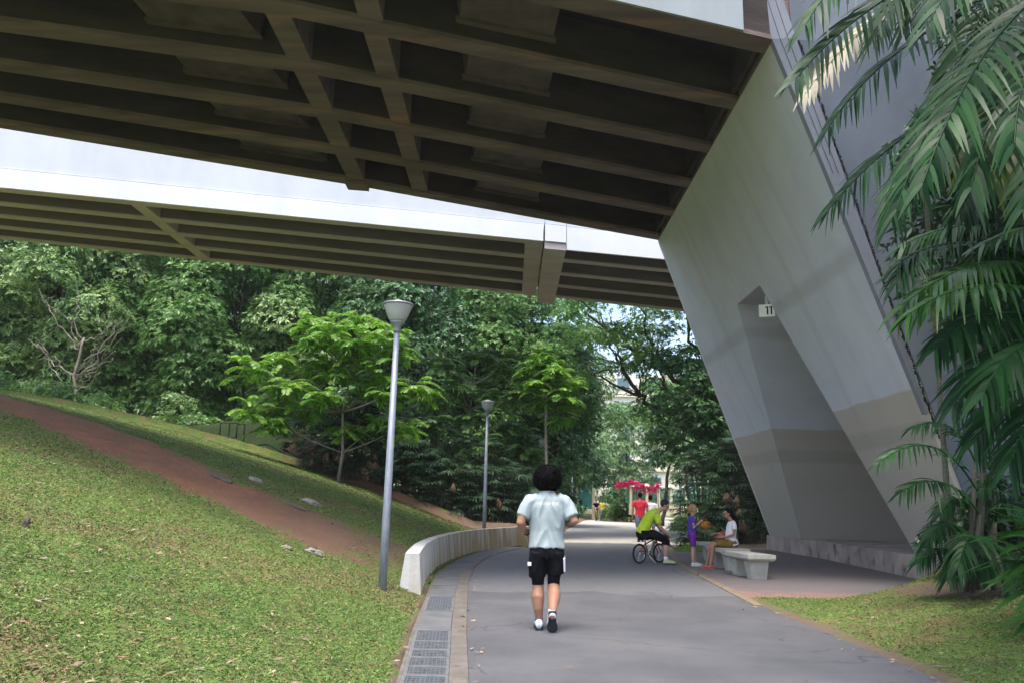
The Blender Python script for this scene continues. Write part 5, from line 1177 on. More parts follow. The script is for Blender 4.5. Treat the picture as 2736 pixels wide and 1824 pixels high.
# ================================================================== people
def V3(*a): return Vector(a)
def ring_tube(mb, pts, n=14):
    """pts: (x,y,z,rx,ry) elliptical sections; rx along the world/side axis perpendicular to the path, ry the other one"""
    P = [Vector(p[:3]) for p in pts]; vs = []
    for i, p in enumerate(P):
        T = (P[min(i + 1, len(P) - 1)] - P[max(i - 1, 0)]).normalized(); X = Vector((1, 0, 0)); X = X - T * X.dot(T)
        if X.length < .2: X = Vector((0, 1, 0)); X = X - T * X.dot(T)
        X.normalize(); Y = T.cross(X); rx = pts[i][3]; ry = pts[i][4] if len(pts[i]) > 4 else rx
        for k in range(n): a = 2 * math.pi * k / n; vs.append(p + X * rx * math.cos(a) + Y * ry * math.sin(a))
    fs = [(i * n + k, i * n + (k + 1) % n, (i + 1) * n + (k + 1) % n, (i + 1) * n + k) for i in range(len(P) - 1) for k in range(n)]
    fs += [tuple(range(n - 1, -1, -1)), tuple((len(P) - 1) * n + k for k in range(n))]
    mb.add(vs, fs)
def limb(mb, pts, caps=True):
    ring_tube(mb, pts)
    if caps:
        for p in pts: mb.ball(p[:3], min(p[3], p[4] if len(p) > 4 else p[3]) * .99, 10, 6)
def remesh(mb, name, m, parent, vox=.009, smooth=4, wrinkle=0, wscale=9, seed=0):
    me = mb.mesh(name); bm = bmesh.new(); bm.from_mesh(me); bmesh.ops.recalc_face_normals(bm, faces=bm.faces); bm.to_mesh(me); bm.free()
    o = bpy.data.objects.new(name, me); COL.objects.link(o)
    r = o.modifiers.new('r', 'REMESH'); r.mode = 'VOXEL'; r.voxel_size = vox; r.adaptivity = 0
    if smooth: s = o.modifiers.new('s', 'SMOOTH'); s.iterations = smooth; s.factor = .5
    dg = bpy.context.evaluated_depsgraph_get(); me2 = bpy.data.meshes.new_from_object(o.evaluated_get(dg)); bpy.data.objects.remove(o); me2.name = name; me2.materials.clear()
    if wrinkle:
        n = len(me2.vertices); co_ = np.empty(n * 3, np.float32); me2.vertices.foreach_get('co', co_); co_ = co_.reshape(-1, 3)
        nn = np.empty(n * 3, np.float32); me2.vertex_normals.foreach_get('vector', nn); nn = nn.reshape(-1, 3)
        d = np.array([noise.noise(Vector((c[0] * wscale * 1.6 + seed, c[1] * wscale, c[2] * wscale * .8 + abs(c[0]) * wscale * 1.2))) for c in co_]); d = 1 - np.abs(d) * 3.2
        co_ += nn * (d * wrinkle)[:, None]; me2.vertices.foreach_set('co', co_.ravel()); me2.update()
    return link(name, me2, m, parent, True)
def hand(mb, w, d, pn, thumb, s=1.0, curl=.5):
    """w wrist, d pointing direction, pn palm normal (towards which fingers curl), thumb side direction"""
    w = Vector(w); d = Vector(d).normalized(); pn = Vector(pn); pn = (pn - d * pn.dot(d)).normalized(); t = d.cross(pn); t = t if t.dot(Vector(thumb)) > 0 else -t
    for i in range(4):
        u = (i / 3 - .5) * .058 * s; a = w + d * .01 * s + t * u * .8; b = w + d * .085 * s + t * u
        mb.tube([a, b], [.014 * s, .012 * s], 8); mb.ball(b, .0118 * s, 8, 6)
        L_ = [.062, .072, .078, .068][i] * s; ang = curl * (1 + .12 * i); p = b
        for j, fr in enumerate((.45, .32, .23)):
            an = ang * (j + .7); q = p + (d * math.cos(an) + pn * math.sin(an)) * L_ * fr * 1.1; mb.tube([p, q], [.0098 * s - .0008 * j, .0090 * s - .0008 * j], 8); mb.ball(q, (.0090 - .0008 * j) * s, 8, 6); p = q
    a = w + d * .02 * s + t * .026 * s; b = a + (d * .6 + t * .65 + pn * .25).normalized() * .042 * s; c = b + (d * .9 + t * .15 + pn * .35).normalized() * .034 * s
    mb.tube([a, b, c], [.0135 * s, .0115 * s, .0085 * s], 8); mb.ball(b, .0115 * s, 8, 6); mb.ball(c, .0085 * s, 8, 6)
def head(mb, c, fwd, s=1.0, tilt=0):
    """head centred at c (half height), looking along fwd; returns helper placing points"""
    c = Vector(c); f = Vector(fwd).normalized(); r = f.cross(Vector((0, 0, 1))).normalized(); u = r.cross(f)
    def P(x, y, z): return c + r * x * s + f * y * s + u * z * s
    def blob(x, y, z, a, b, h):
        sub = MB(); sub.ball((0, 0, 0), 1, 14, 10); vs = [P(x + v[0] * a, y + v[1] * b, z + v[2] * h) for v in sub.v]; mb.add(vs, sub.f)
    blob(0, -.012, .03, .076, .094, .088); blob(0, .022, -.035, .060, .070, .078); blob(0, .030, -.085, .035, .045, .030)
    blob(0, .098, -.012, .013, .016, .026); blob(0, .088, .030, .050, .016, .012); blob(0, .086, -.050, .024, .014, .010); blob(0, .082, -.062, .02, .014, .008)
    blob(-.077, -.005, -.01, .010, .020, .031); blob(.077, -.005, -.01, .010, .020, .031)
    return P
def face(P, parent, s=1.0):
    m = MB()
    for x in (-.031, .031): m.ball(P(x, .083, .006), .012 * s, 8, 6)
    m.build('eye', M['ink'], parent, True)
def shoe(w, heel, toe, up, parent, m='shoe', s=1.0, sole='sole', low=False):
    """shoe from heel to toe (sole points), up = direction away from the sole"""
    h = Vector(heel); t = Vector(toe); d = (t - h); L_ = d.length; d.normalize(); up = Vector(up); up = (up - d * up.dot(d)).normalized(); r = d.cross(up)
    def sec(f, wd, hh, z0=.018): return [h + d * L_ * f + r * wd * math.cos(a) * s + up * (z0 + hh * .5 + hh * .5 * math.sin(a)) * s for a in [2 * math.pi * k / 12 for k in range(12)]]
    secs = [sec(.0, .022, .05), sec(.06, .036, .085), sec(.25, .037, .095), sec(.45, .040, .075), sec(.7, .048, .058), (sec(.88, .042, .046)), sec(1.0, .018, .03)]
    mb = MB(); vs = [p for q in secs for p in q]; n = 12; fs = [(i * n + k, i * n + (k + 1) % n, (i + 1) * n + (k + 1) % n, (i + 1) * n + k) for i in range(6) for k in range(n)] + [tuple(range(n - 1, -1, -1)), tuple(6 * n + k for k in range(n))]
    mb.add(vs, fs); o = mb.build('shoe', M[m], parent, True)
    mb = MB(); prof = [(0, .024), (.06, .036), (.3, .035), (.5, .034), (.7, .047), (.88, .043), (1.0, .02)]; lo = []; 
    for f_, wd in prof: lo.append((h + d * L_ * f_ - r * wd * s, h + d * L_ * f_ + r * wd * s))
    vs = []
    for z in (0, .022):
        for a, b in lo: vs += [a + up * z * s, b + up * z * s]
    n = len(prof) * 2; fs = []
    for i in range(len(prof) - 1): fs += [(2 * i, 2 * i + 1, 2 * i + 3, 2 * i + 2), (n + 2 * i, n + 2 * i + 2, n + 2 * i + 3, n + 2 * i + 1), (2 * i, 2 * i + 2, n + 2 * i + 2, n + 2 * i), (2 * i + 1, n + 2 * i + 1, n + 2 * i + 3, 2 * i + 3)]
    fs += [(0, n, n + 1, 1), (n - 2, n - 1, 2 * n - 1, 2 * n - 2)]
    mb.add(vs, fs); mb.build('sole', M[sole], o)
    return o
def scat_hair(lb_, C, rad3, n, L, w, seed=0, back=None, zmin=-1):
    d = rdir(n); d = d[d[:, 2] > zmin]
    if back is not None: d = d[(d * np.array(back)).sum(1) > -.25]
    n = len(d); P = np.array(C) + d * np.array(rad3); T = d + RNG.normal(size=(n, 3)) * .8
    lb_.add(leaves(P - d * .01, T, RNG.normal(size=(n, 3)), np.full(n, L) * RNG.uniform(.5, 1.3, n), np.full(n, w), 2, .1, [1, .8, .4]))

# ------------------------------------------------------------------ the jogger, seen from behind
J = (.42, 8.80, 0)
jr = empty('person', J, 0, 'person jogging away with a round black afro, pale grey t-shirt and black shorts', 'person')
mb = MB()
head(mb, (0, .0, 1.545), (0, 1, 0), 1.0)
limb(mb, [(0, -.01, 1.46, .058, .062), (0, -.02, 1.38, .066, .07), (0, -.02, 1.33, .10, .09)])
limb(mb, [(0, -.02, 1.33, .15, .09), (0, -.01, 1.22, .175, .115), (0, 0, 1.05, .165, .12), (0, 0, .93, .17, .13), (0, 0, .84, .165, .13)])
for s in (-1, 1): limb(mb, [(.09 * s, -.02, 1.355, .06), (.185 * s, -.02, 1.315, .062)])
# left arm bent, right arm bent forward
limb(mb, [(-.195, -.02, 1.31, .060), (-.258, -.06, 1.20, .054), (-.285, -.08, 1.10, .047), (-.262, .01, 1.03, .045), (-.205, .12, .985, .027)])
hand(mb, (-.203, .125, .983), (.25, .55, -.75), (1, .1, -.1), (.2, 1, .3), 1.0, .55)
limb(mb, [(.195, -.02, 1.31, .060), (.255, -.06, 1.21, .052), (.285, -.09, 1.125, .045), (.25, .02, 1.11, .043), (.20, .15, 1.14, .028)])
hand(mb, (.198, .155, 1.142), (-.25, .9, .25), (-1, 0, 0), (0, .2, 1), 1.0, .8)
# legs: left planted, right trailing with the heel raised
limb(mb, [(-.09, 0, .84, .095, .10), (-.092, .03, .66, .082, .088), (-.085, .07, .49, .060, .062), (-.085, .055, .44, .062, .064), (-.088, .0, .33, .070, .074), (-.080, -.01, .22, .054, .056), (-.070, .005, .11, .039, .041), (-.070, .01, .06, .035, .04)])
limb(mb, [(.09, 0, .84, .095, .10), (.088, .02, .66, .083, .088), (.080, .04, .50, .060, .062), (.078, .02, .45, .062, .064), (.082, -.07, .36, .070, .073), (.070, -.14, .28, .055, .056), (.058, -.205, .20, .039, .041), (.056, -.23, .17, .034, .036)])
body = remesh(mb, 'body', M['skin'], jr, .0072, 3)
face(lambda x, y, z: Vector((0, 0, 1.545)) + Vector((x, y, z)), jr)
# t-shirt
mb = MB()
ring_tube(mb, [(0, -.022, 1.425, .072, .074), (0, -.02, 1.395, .115, .085), (0, -.02, 1.35, .185, .105), (0, -.015, 1.27, .20, .128), (0, -.01, 1.15, .190, .135), (0, 0, 1.02, .180, .138), (0, 0, .92, .184, .146), (0, -.005, .835, .190, .152)], 28)
for s in (-1, 1):
    ex = -.268 if s < 0 else .27; ey = -.045 if s < 0 else -.07
    ring_tube(mb, [(.10 * s, -.02, 1.345, .075, .078), (.185 * s, -.025, 1.318, .078, .08), (.225 * s, -.035, 1.25, .076, .08), (ex * .98, ey, 1.165, .073, .077)], 16)
shirt = remesh(mb, 't_shirt', M['shirt_w'], jr, .0075, 4, .0095, 6)
m = MB(); m.torus(.073, .008, 28, 8, Matrix.Translation((0, -.022, 1.427))); m.build('collar', M['shirt_w'], shirt, True)
# faint lettering across the shoulders
fc = bpy.data.curves.new('t', 'FONT'); fc.body = 'FINISHER'; fc.size = .052; fc.align_x = 'CENTER'; to = bpy.data.objects.new('t', fc); COL.objects.link(to)
dg = bpy.context.evaluated_depsgraph_get(); dg.update(); tm = bpy.data.meshes.new_from_object(to.evaluated_get(dg)); bpy.data.objects.remove(to)
bvh = BVHTree.FromPolygons([v_.co.copy() for v_ in shirt.data.vertices], [tuple(p.vertices) for p in shirt.data.polygons])
bm = bmesh.new(); bm.from_mesh(tm); bmesh.ops.subdivide_edges(bm, edges=bm.edges, cuts=2)
for v_ in bm.verts:
    q = Vector((v_.co.x * 1.15, -1, 1.285 + v_.co.y)); h_ = bvh.ray_cast(q, Vector((0, 1, 0))); v_.co = Vector((q.x, (h_[0].y if h_[0] else -.13) - .0025, q.z))
bm.to_mesh(tm); bm.free(); tm.materials.clear(); tm.name = 'lettering'
link('lettering', tm, mat('white_print', (.72, .74, .74), None, rough=.6), shirt)
# shorts over tights
mb = MB()
ring_tube(mb, [(0, 0, .93, .170, .135), (0, 0, .86, .180, .142), (0, 0, .79, .184, .142), (0, 0, .74, .180, .135)], 24)
ring_tube(mb, [(-.088, .0, .80, .098, .135), (-.095, .01, .70, .095, .115), (-.095, .03, .60, .094, .105), (-.095, .05, .545, .093, .10)], 20)
ring_tube(mb, [(.088, 0, .80, .098, .135), (.096, .01, .70, .096, .115), (.098, .02, .63, .096, .108), (.10, .03, .575, .096, .104)], 20)
sh = remesh(mb, 'shorts', M['black'], jr, .0085, 3, .005, 8, 3)
mb = MB()
ring_tube(mb, [(-.092, .02, .62, .084, .09), (-.087, .055, .50, .068, .070), (-.085, .055, .455, .064, .066)], 18)
m2 = mb.build('tights', M['black'], jr, True)
mb = MB(); ring_tube(mb, [(.089, .02, .64, .085, .09), (.081, .04, .515, .067, .069), (.079, .02, .455, .063, .066)], 18); mb.build('tights', M['black'], jr, True)
mb = MB(); mb.box(-.203, -.165, -.095, -.02, .655, .69); mb.build('logo_patch', M['white'], sh)
mb = MB(); mb.hexa([(.180, -.08, .60), (.198, -.06, .60), (.205, .05, .60), (.19, .06, .60), (.172, -.09, .73), (.196, -.06, .74), (.20, .05, .76), (.18, .06, .76)]); mb.build('side_stripe', M['white'], sh)
# afro
bm = bmesh.new(); bmesh.ops.create_icosphere(bm, subdivisions=5, radius=1)
for v_ in bm.verts:
    n_ = noise.noise(v_.co * 5) * .05 + noise.noise(v_.co * 14) * .05; q = v_.co * (1 + n_); v_.co = Vector((q.x * .149, q.y * .135 - .01, q.z * .140 + 1.575 - (.01 if q.z < 0 else 0)))
me = bpy.data.meshes.new('hair'); bm.to_mesh(me); bm.free(); hr = link('hair', me, M['hair'], jr, True)
lb = LB(); scat_hair(lb, (0, -.01, 1.572), (.153, .138, .143), 11000, .026, .0045); lb.build('curls', M['hair'], hr)
# watch, shoes, socks
m = MB(); T_ = Matrix.Translation((-.213, .10, .992)) @ Vector((.35, .7, -.45)).to_track_quat('Z', 'Y').to_matrix().to_4x4(); m.torus(.031, .008, 20, 6, T_); m.build('wristwatch', M['ink'], jr, True)
shoe(0, (-.072, -.065, .0), (-.070, .20, .0), (0, 0, 1), jr, 'shoe', 1.1)
shoe(0, (.056, -.262, .215), (.060, -.165, -.0), (0, .9, .45), jr, 'shoe', 1.18)
m = MB(); ring_tube(m, [(-.071, .0, .075, .042, .045), (-.070, .0, .12, .040, .042)]); m.build('sock', M['blue'], jr, True)
m = MB(); ring_tube(m, [(.056, -.245, .165, .040, .042), (.060, -.20, .205, .038, .04)]); m.build('sock', M['white'], jr, True)

# ------------------------------------------------------------------ generic helper for clothed figures
def person(loc, rz, label, spec, group=None):
    r = empty('person', loc, rz, label, 'person', group); s = spec
    k = s.get('k', 1.0); vox = s.get('vox', .010); mb = MB(); hc, hf = s['head']; P = head(mb, hc, hf, s.get('hs', 1.0))
    nb, nt_ = s['neck']; limb(mb, [(*nb, .055 * k, .055 * k), (*nt_, .052 * k, .054 * k)])
    limb(mb, s['torso'])
    for a in s['arms']: limb(mb, a['p']); hand(mb, a['p'][-1][:3], a['d'], a['n'], a['t'], a.get('s', k), a.get('c', .5))
    for l in s['legs']: limb(mb, l)
    remesh(mb, 'body', M[s['skin']], r, vox, 3); face(P, r)
    for nm, m_, tubes, wr in s['clothes']:
        mb = MB()
        for t in tubes: ring_tube(mb, t, 18)
        remesh(mb, nm, M[m_], r, vox, 3, wr, 8)
    return r, P
def thick(t, e): return [(*p[:3], p[3] + e, (p[4] if len(p) > 4 else p[3]) + e) for p in t]
def scalp(P, parent, m, s=1.0, back=.0, long=False):
    mb = MB(); sub = MB(); sub.ball((0, 0, 0), 1, 16, 12); vs = []
    for v in sub.v:
        x, y, z = v; yy = y * .103 - .022; zz = z * .100 + .040
        if y > .35 and z < .35: yy = min(yy, .02); zz = max(zz, .03)
        vs.append(P(x * .084, yy, zz))
    mb.add(vs, sub.f); return mb.build('hair', M[m], parent, True)

# ---- man in lime shirt sitting on the little bicycle, facing +x
tor = [(.02, 0, .66, .13, .15), (.05, 0, .80, .125, .16), (.13, 0, .97, .115, .17), (.24, 0, 1.10, .105, .18), (.33, 0, 1.16, .08, .15)]
legR = [(.06, -.09, .64, .10, .10), (.30, -.12, .63, .085), (.52, -.14, .545, .065), (.535, -.14, .50, .062), (.50, -.15, .34, .060), (.50, -.15, .20, .042), (.50, -.15, .09, .038)]
legL = [(.06, .09, .64, .10, .10), (.32, .12, .65, .085), (.55, .13, .57, .065), (.565, .13, .52, .062), (.56, .13, .34, .060), (.57, .12, .20, .042), (.58, .12, .09, .038)]
armR = [(.29, -.20, 1.10, .062), (.32, -.25, .95, .053), (.35, -.25, .84, .045), (.46, -.21, .73, .042), (.60, -.15, .64, .028)]
armL = [(.31, .20, 1.10, .062), (.38, .25, .96, .053), (.42, .25, .86, .045), (.52, .21, .74, .042), (.62, .15, .66, .028)]
spec = dict(head=((.53, -.02, 1.31), (.84, -.10, -.50)), neck=((.35, 0, 1.15), (.46, -.01, 1.24)), torso=tor, k=1.05, skin='skin_l', hs=1.03,
            arms=[dict(p=armR, d=(.6, .1, -.75), n=(-.5, .2, -.4), t=(0, 1, 0), c=.5), dict(p=armL, d=(.6, -.3, -.7), n=(-.5, -.2, -.4), t=(0, -1, 0), c=.5)],
            legs=[legR, legL],
            clothes=[('polo_shirt', 'lime', [[(-.02, 0, .655, .15, .175)] + thick(tor, .016)[1:] + [(.385, 0, 1.205, .065, .07)]] + [thick(a[:2], .018) + [(*(Vector(a[1][:3]).lerp(Vector(a[2][:3]), .35)), .07, .07)] for a in (armR, armL)], .005),
                     ('shorts', 'black', [[(.0, 0, .76, .15, .17), (.03, 0, .66, .175, .21), (.07, 0, .575, .15, .195)]] + [thick(l[:3], .020) + [(*l[3][:3], .078, .078), (l[3][0] - .005, l[3][1], .43, .076, .076)] for l in (legR, legL)], .004)])
mr, P = person((3.10, 18.86, 0), rad(4), 'person in a lime green polo shirt and black shorts hunched on the small red bicycle', spec)
scalp(P, mr, 'hair_br')
shoe(0, (.44, -.155, .0), (.72, -.19, .0), (0, 0, 1), mr, 'shoe_lime', 1.05); shoe(0, (.52, .12, .0), (.79, .10, .0), (0, 0, 1), mr, 'shoe_lime', 1.05)
for q in ((.50, -.15), (.58, .12)):
    m = MB(); ring_tube(m, [(q[0], q[1], .08, .045, .046), (q[0], q[1], .17, .046, .046)]); m.build('sock', M['white'], mr, True)

# ---- bicycle
def bicycle(loc, rz, label, R, wb, frame_m, scale=1, seat_z=.50, bar_z=.62):
    r = empty('bicycle', loc, rz, label, 'bicycle'); X = Matrix.Rotation(rad(90), 4, 'X')
    for cx in (0, wb):
        m = MB(); m.torus(R - .022, .022, 36, 8, Matrix.Translation((cx, 0, R)) @ X); w_ = m.build('tyre', M['tyre'], r, True)
        m = MB(); m.torus(R - .045, .008, 36, 6, Matrix.Translation((cx, 0, R)) @ X); m.build('rim', M['chrome'], w_, True)
        m = MB()
        for k in range(16): a = 2 * math.pi * k / 16; m.tube([(cx, .012 * (-1) ** k, R), (cx + math.cos(a) * (R - .045), 0, R + math.sin(a) * (R - .045))], .0018, 3, False)
        m.build('spokes', M['chrome'], w_)
        m = MB(); m.tube([(cx, -.045, R), (cx, .045, R)], .016, 10); m.build('hub', M['chrome'], w_, True)
    bb = (wb * .42, 0, R * .95); st = (wb * .28, 0, seat_z - .06); hd = (wb * .83, 0, bar_z - .14); hb = (wb * .86, 0, R + .16 + (bar_z - R) * .25)
    m = MB(); m.tube([bb, st], .016, 8); m.tube([bb, hb], .019, 8); m.tube([(wb * .31, 0, seat_z - .12), hd], .015, 8); m.tube([hd, hb], .02, 8)
    for s in (-1, 1): m.tube([bb, (0, .035 * s, R)], .010, 6); m.tube([(wb * .30, 0, seat_z - .10), (0, .035 * s, R)], .009, 6)
    m.build('frame', M[frame_m], r, True)
    m = MB()
    for s in (-1, 1): m.tube([hb, (wb * .90, .045 * s, R + .13), (wb, .045 * s, R)], .011, 8)
    m.build('fork', M[frame_m], r, True)
    m = MB(); m.tube([st, (st[0] - .005, 0, seat_z)], .012, 8); sp = m.build('seat_post', M['chrome'], r, True)
    m = MB(); m.hexa([(st[0] - .11, -.06, seat_z), (st[0] + .12, -.02, seat_z), (st[0] + .12, .02, seat_z), (st[0] - .11, .06, seat_z), (st[0] - .12, -.065, seat_z + .045), (st[0] + .13, -.018, seat_z + .03), (st[0] + .13, .018, seat_z + .03), (st[0] - .12, .065, seat_z + .045)]); m.build('saddle', M['whiteplastic'] if scale == 1 else M['black'], r, bevel=.01)
    m = MB(); m.tube([hd, (hd[0] - .01, 0, bar_z)], .012, 8); m.tube([(hd[0] - .06, -.25, bar_z + .05), (hd[0] + .01, -.10, bar_z), (hd[0] + .01, .10, bar_z), (hd[0] - .06, .25, bar_z + .05)], .011, 8); hb_ = m.build('handlebar', M['chrome'], r, True)
    m = MB()
    for s in (-1, 1): m.tube([(hd[0] - .085, .28 * s, bar_z + .055), (hd[0] - .04, .18 * s, bar_z + .035)], .017, 8)
    m.build('grip', M['black'], hb_, True)
    m = MB(); m.torus(.06, .006, 24, 6, Matrix.Translation((bb[0], -.04, bb[2])) @ X); m.tube([(bb[0], -.05, bb[2]), (bb[0] + .09, -.06, bb[2] - .06)], .008, 6); m.tube([(bb[0], .05, bb[2]), (bb[0] - .09, .06, bb[2] + .06)], .008, 6); m.build('crank', M['tyre'], r, True)
    m = MB(); m.box(bb[0] + .05, bb[0] + .13, -.13, -.06, bb[2] - .075, bb[2] - .05); m.build('pedal', M['tyre'], r)
    m = MB(); m.box(bb[0] - .13, bb[0] - .05, .06, .13, bb[2] + .045, bb[2] + .07); m.build('pedal', M['tyre'], r)
    return r
b1 = bicycle((3.02, 18.80, 0), rad(38), 'small red child bicycle with white frame parts that the man in lime sits on', .225, .68, 'redmetal', 1, .555, .70)
m = MB(); m.tube([(.26, 0, .20), (.50, 0, .50)], .026, 8); m.build('down_tube', M['whiteplastic'], b1, True)
m = MB(); m.tube([(.27, -.05, .18), (.36, -.16, .01)], .008, 6); m.build('kickstand', M['whiteplastic'], b1, True)

# ---- curly blond girl standing, facing +x, holding a toy bag
k = .78
tor = [(0, 0, .70, .085, .11), (0, 0, .80, .075, .095), (.0, 0, .92, .08, .105), (.0, 0, 1.02, .075, .115), (0, 0, 1.07, .05, .09)]
aR = [(.0, -.125, 1.03, .038), (.0, -.15, .92, .032), (.01, -.15, .845, .028), (.10, -.13, .92, .026), (.17, -.09, .99, .019)]
aL = [(.0, .125, 1.03, .038), (.02, .15, .92, .032), (.04, .15, .85, .028), (.12, .12, .92, .026), (.19, .06, .95, .019)]
lR = [(0, -.055, .70, .070), (.0, -.06, .52, .055), (.0, -.06, .38, .041), (-.01, -.065, .25, .042), (-.01, -.065, .08, .027)]
lL = [(0, .055, .70, .070), (.02, .06, .52, .055), (.04, .06, .38, .041), (.05, .06, .25, .042), (.07, .06, .08, .027)]
spec = dict(head=((.035, 0, 1.235), (.93, -.05, -.32)), neck=((0, 0, 1.07), (.02, 0, 1.14)), torso=tor, k=.72, hs=.90, skin='skin_l',
            arms=[dict(p=aR, d=(.8, .4, .1), n=(0, .8, -.3), t=(0, 0, 1), c=.7, s=.7), dict(p=aL, d=(.8, -.4, 0), n=(0, -.8, -.3), t=(0, 0, 1), c=.7, s=.7)], legs=[lR, lL],
            clothes=[('t_shirt', 'purple', [[(0, 0, .69, .098, .122)] + thick(tor, .012)[1:] + [(.01, 0, 1.09, .045, .05)], [(0, -.10, 1.05, .045, .045), (0, -.135, 1.0, .047, .047), (0, -.15, .94, .044, .044)], [(0, .10, 1.05, .045, .045), (.01, .135, 1.0, .047, .047), (.02, .15, .94, .044, .044)]], .003),
                     ('leggings', 'violet', [[(0, 0, .75, .095, .115), (0, 0, .70, .10, .125), (0, 0, .64, .09, .115)]] + [thick(l[:2], .013) + [(l[2][0], l[2][1], .42, .05, .05)] for l in (lR, lL)], .002)])
gr, P = person((4.16, 18.45, 0), rad(0), 'child standing in purple t-shirt and violet leggings with blond curls, holding a toy bag', spec)
h_ = scalp(P, gr, 'hair_bl'); lb = LB()
for q in range(34):
    a = random.uniform(1.9, 4.4); z = random.uniform(-.10, .11); c_ = P(math.sin(a) * .085 * (1 if True else 1), math.cos(a) * .10 - .01, z)
    mbc = MB(); rr = random.uniform(.016, .030)
    for _ in range(1): mbc.torus(rr, .009, 10, 5, Matrix.Translation(c_) @ Matrix.Rotation(random.uniform(0, 3), 4, 'X') @ Matrix.Rotation(random.uniform(0, 3), 4, 'Y'))
    lb.V.append(np.array([list(v) for v in mbc.v], np.float32)); lb.Q.append(np.array(mbc.f) + lb.n); lb.n += len(mbc.v)
lb.build('curls', M['hair_bl'], h_)
for q in ((-.055, -.065, .13), (.03, .06, .22)): shoe(0, (q[0], q[1], 0), (q[0] + .20, q[1] - .01, 0), (0, 0, 1), gr, 'shoe', .78, 'whiteplastic')
tb = empty('toy_bag', (4.16 + .31, 18.41, .90), rad(8), 'orange brown toy bag held in front of the curly haired child', 'toy bag')
bm = bmesh.new(); bmesh.ops.create_icosphere(bm, subdivisions=4, radius=1)
for v_ in bm.verts: n_ = 1 + noise.noise(v_.co * 2.2) * .25; v_.co = Vector((v_.co.x * .125 * n_, v_.co.y * .07 * n_, v_.co.z * .085 * n_))
me = bpy.data.meshes.new('pouch'); bm.to_mesh(me); bm.free(); link('pouch', me, M['toy'], tb, True)
m = MB(); m.torus(.06, .010, 20, 6, Matrix.Translation((-.02, 0, .075)) @ Matrix.Rotation(rad(90), 4, 'X')); m.build('handle', M['toy'], tb, True)
for x in (.02, .075): m = MB(); m.ball((x, -.072, .02), (.018, .01, .018), 8, 6); m.build('knob', M['ink'], tb, True)

# ---- girl in white t-shirt seated on the middle bench, facing -x
def mx_(t): return [(-p[0], *p[1:]) for p in t]
tor = [(.0, 0, .53, .12, .14), (-.02, 0, .66, .095, .115), (.0, 0, .82, .09, .12), (.015, 0, .93, .08, .13), (.02, 0, 1.0, .055, .10)]
lR = [(-.02, -.075, .53, .085), (-.22, -.08, .535, .070), (-.42, -.08, .515, .052), (-.44, -.08, .47, .049), (-.45, -.08, .30, .048), (-.50, -.09, .08, .030)]
lL = [(-.02, .075, .53, .085), (-.22, .09, .54, .070), (-.43, .09, .52, .052), (-.45, .09, .47, .049), (-.47, .09, .30, .048), (-.53, .09, .08, .030)]
aR = [(.02, -.14, .955, .042), (.02, -.17, .83, .035), (.0, -.18, .73, .031), (-.16, -.16, .68, .029), (-.31, -.11, .665, .021)]
aL = [(.02, .14, .955, .042), (-.02, .17, .84, .035), (-.06, .18, .75, .031), (-.20, .14, .735, .029), (-.34, .07, .74, .021)]
spec = dict(head=((-.06, .0, 1.165), (-.90, .12, -.25)), neck=((.01, 0, .99), (-.02, 0, 1.07)), torso=tor, k=.85, hs=.95, skin='skin',
            arms=[dict(p=aR, d=(-.9, .3, -.05), n=(0, 0, 1), t=(0, -1, .3), c=.5, s=.85), dict(p=aL, d=(-.9, -.2, -.1), n=(0, 0, -1), t=(0, -1, 0), c=.6, s=.85)], legs=[lR, lL],
            clothes=[('t_shirt', 'white', [[(.02, 0, .50, .135, .155), (-.0, 0, .58, .125, .15)] + thick(tor, .018)[1:] + [(.01, 0, 1.02, .045, .05)], [(.02, -.10, .975, .05, .05), (.02, -.155, .93, .054, .054), (.02, -.175, .84, .052, .052)], [(.02, .10, .975, .05, .05), (.01, .155, .93, .054, .054), (-.02, .175, .845, .052, .052)]], .004),
                     ('shorts', 'olive', [[(.04, 0, .60, .12, .145), (0, 0, .53, .135, .16)]] + [thick(l[:2], .016) + [(-.36, l[1][1], .53, .076, .072)] for l in (lR, lL)], .003)])
wr_, P = person((4.86, 17.78, 0), rad(0), 'seated person in white t-shirt, mustard brown shorts and pink sandals with long black hair', spec)
h_ = scalp(P, wr_, 'hair')
mb = MB(); ring_tube(mb, [(-.02, 0, 1.20, .075, .085), (.045, .0, 1.12, .055, .085), (.10, -.01, 1.03, .042, .08), (.125, -.02, .93, .036, .065), (.12, -.03, .86, .018, .035)], 14); remesh(mb, 'ponytail', M['hair'], h_, .010, 2, .006, 20)
m = MB(); m.ball(P(.075, -.02, .055), (.022, .015, .018), 8, 6); m.build('hair_clip', M['denim'], h_, True)
for q in ((-.62, -.09), (-.66, .09)):
    m = MB(); m.hexa([(q[0], q[1] - .035, .0), (q[0] + .22, q[1] - .028, .0), (q[0] + .22, q[1] + .028, .0), (q[0], q[1] + .04, .0), (q[0], q[1] - .035, .022), (q[0] + .22, q[1] - .028, .028), (q[0] + .22, q[1] + .028, .028), (q[0], q[1] + .04, .022)]); so_ = m.build('sandal', M['pinkshoe'], wr_, bevel=.006)
    m = MB(); m.tube(bez((q[0] + .09, q[1] - .036, .02), (q[0] + .06, q[1], .115), (q[0] + .09, q[1] + .036, .02), 8), .009, 6); m.build('strap', M['pinkshoe'], so_, True)
    m = MB(); ring_tube(m, [(q[0] + .19, q[1], .055, .024, .03), (q[0] + .12, q[1], .055, .026, .028), (q[0] + .05, q[1], .045, .032, .018), (q[0] + .01, q[1], .04, .022, .012)]); remesh(m, 'foot', M['skin'], wr_, .010, 2)
bg_ = empty('toy_basket', (4.86 - .33, 17.86, .64), 0, 'small pinkish bag lying in the lap of the seated person', 'bag')
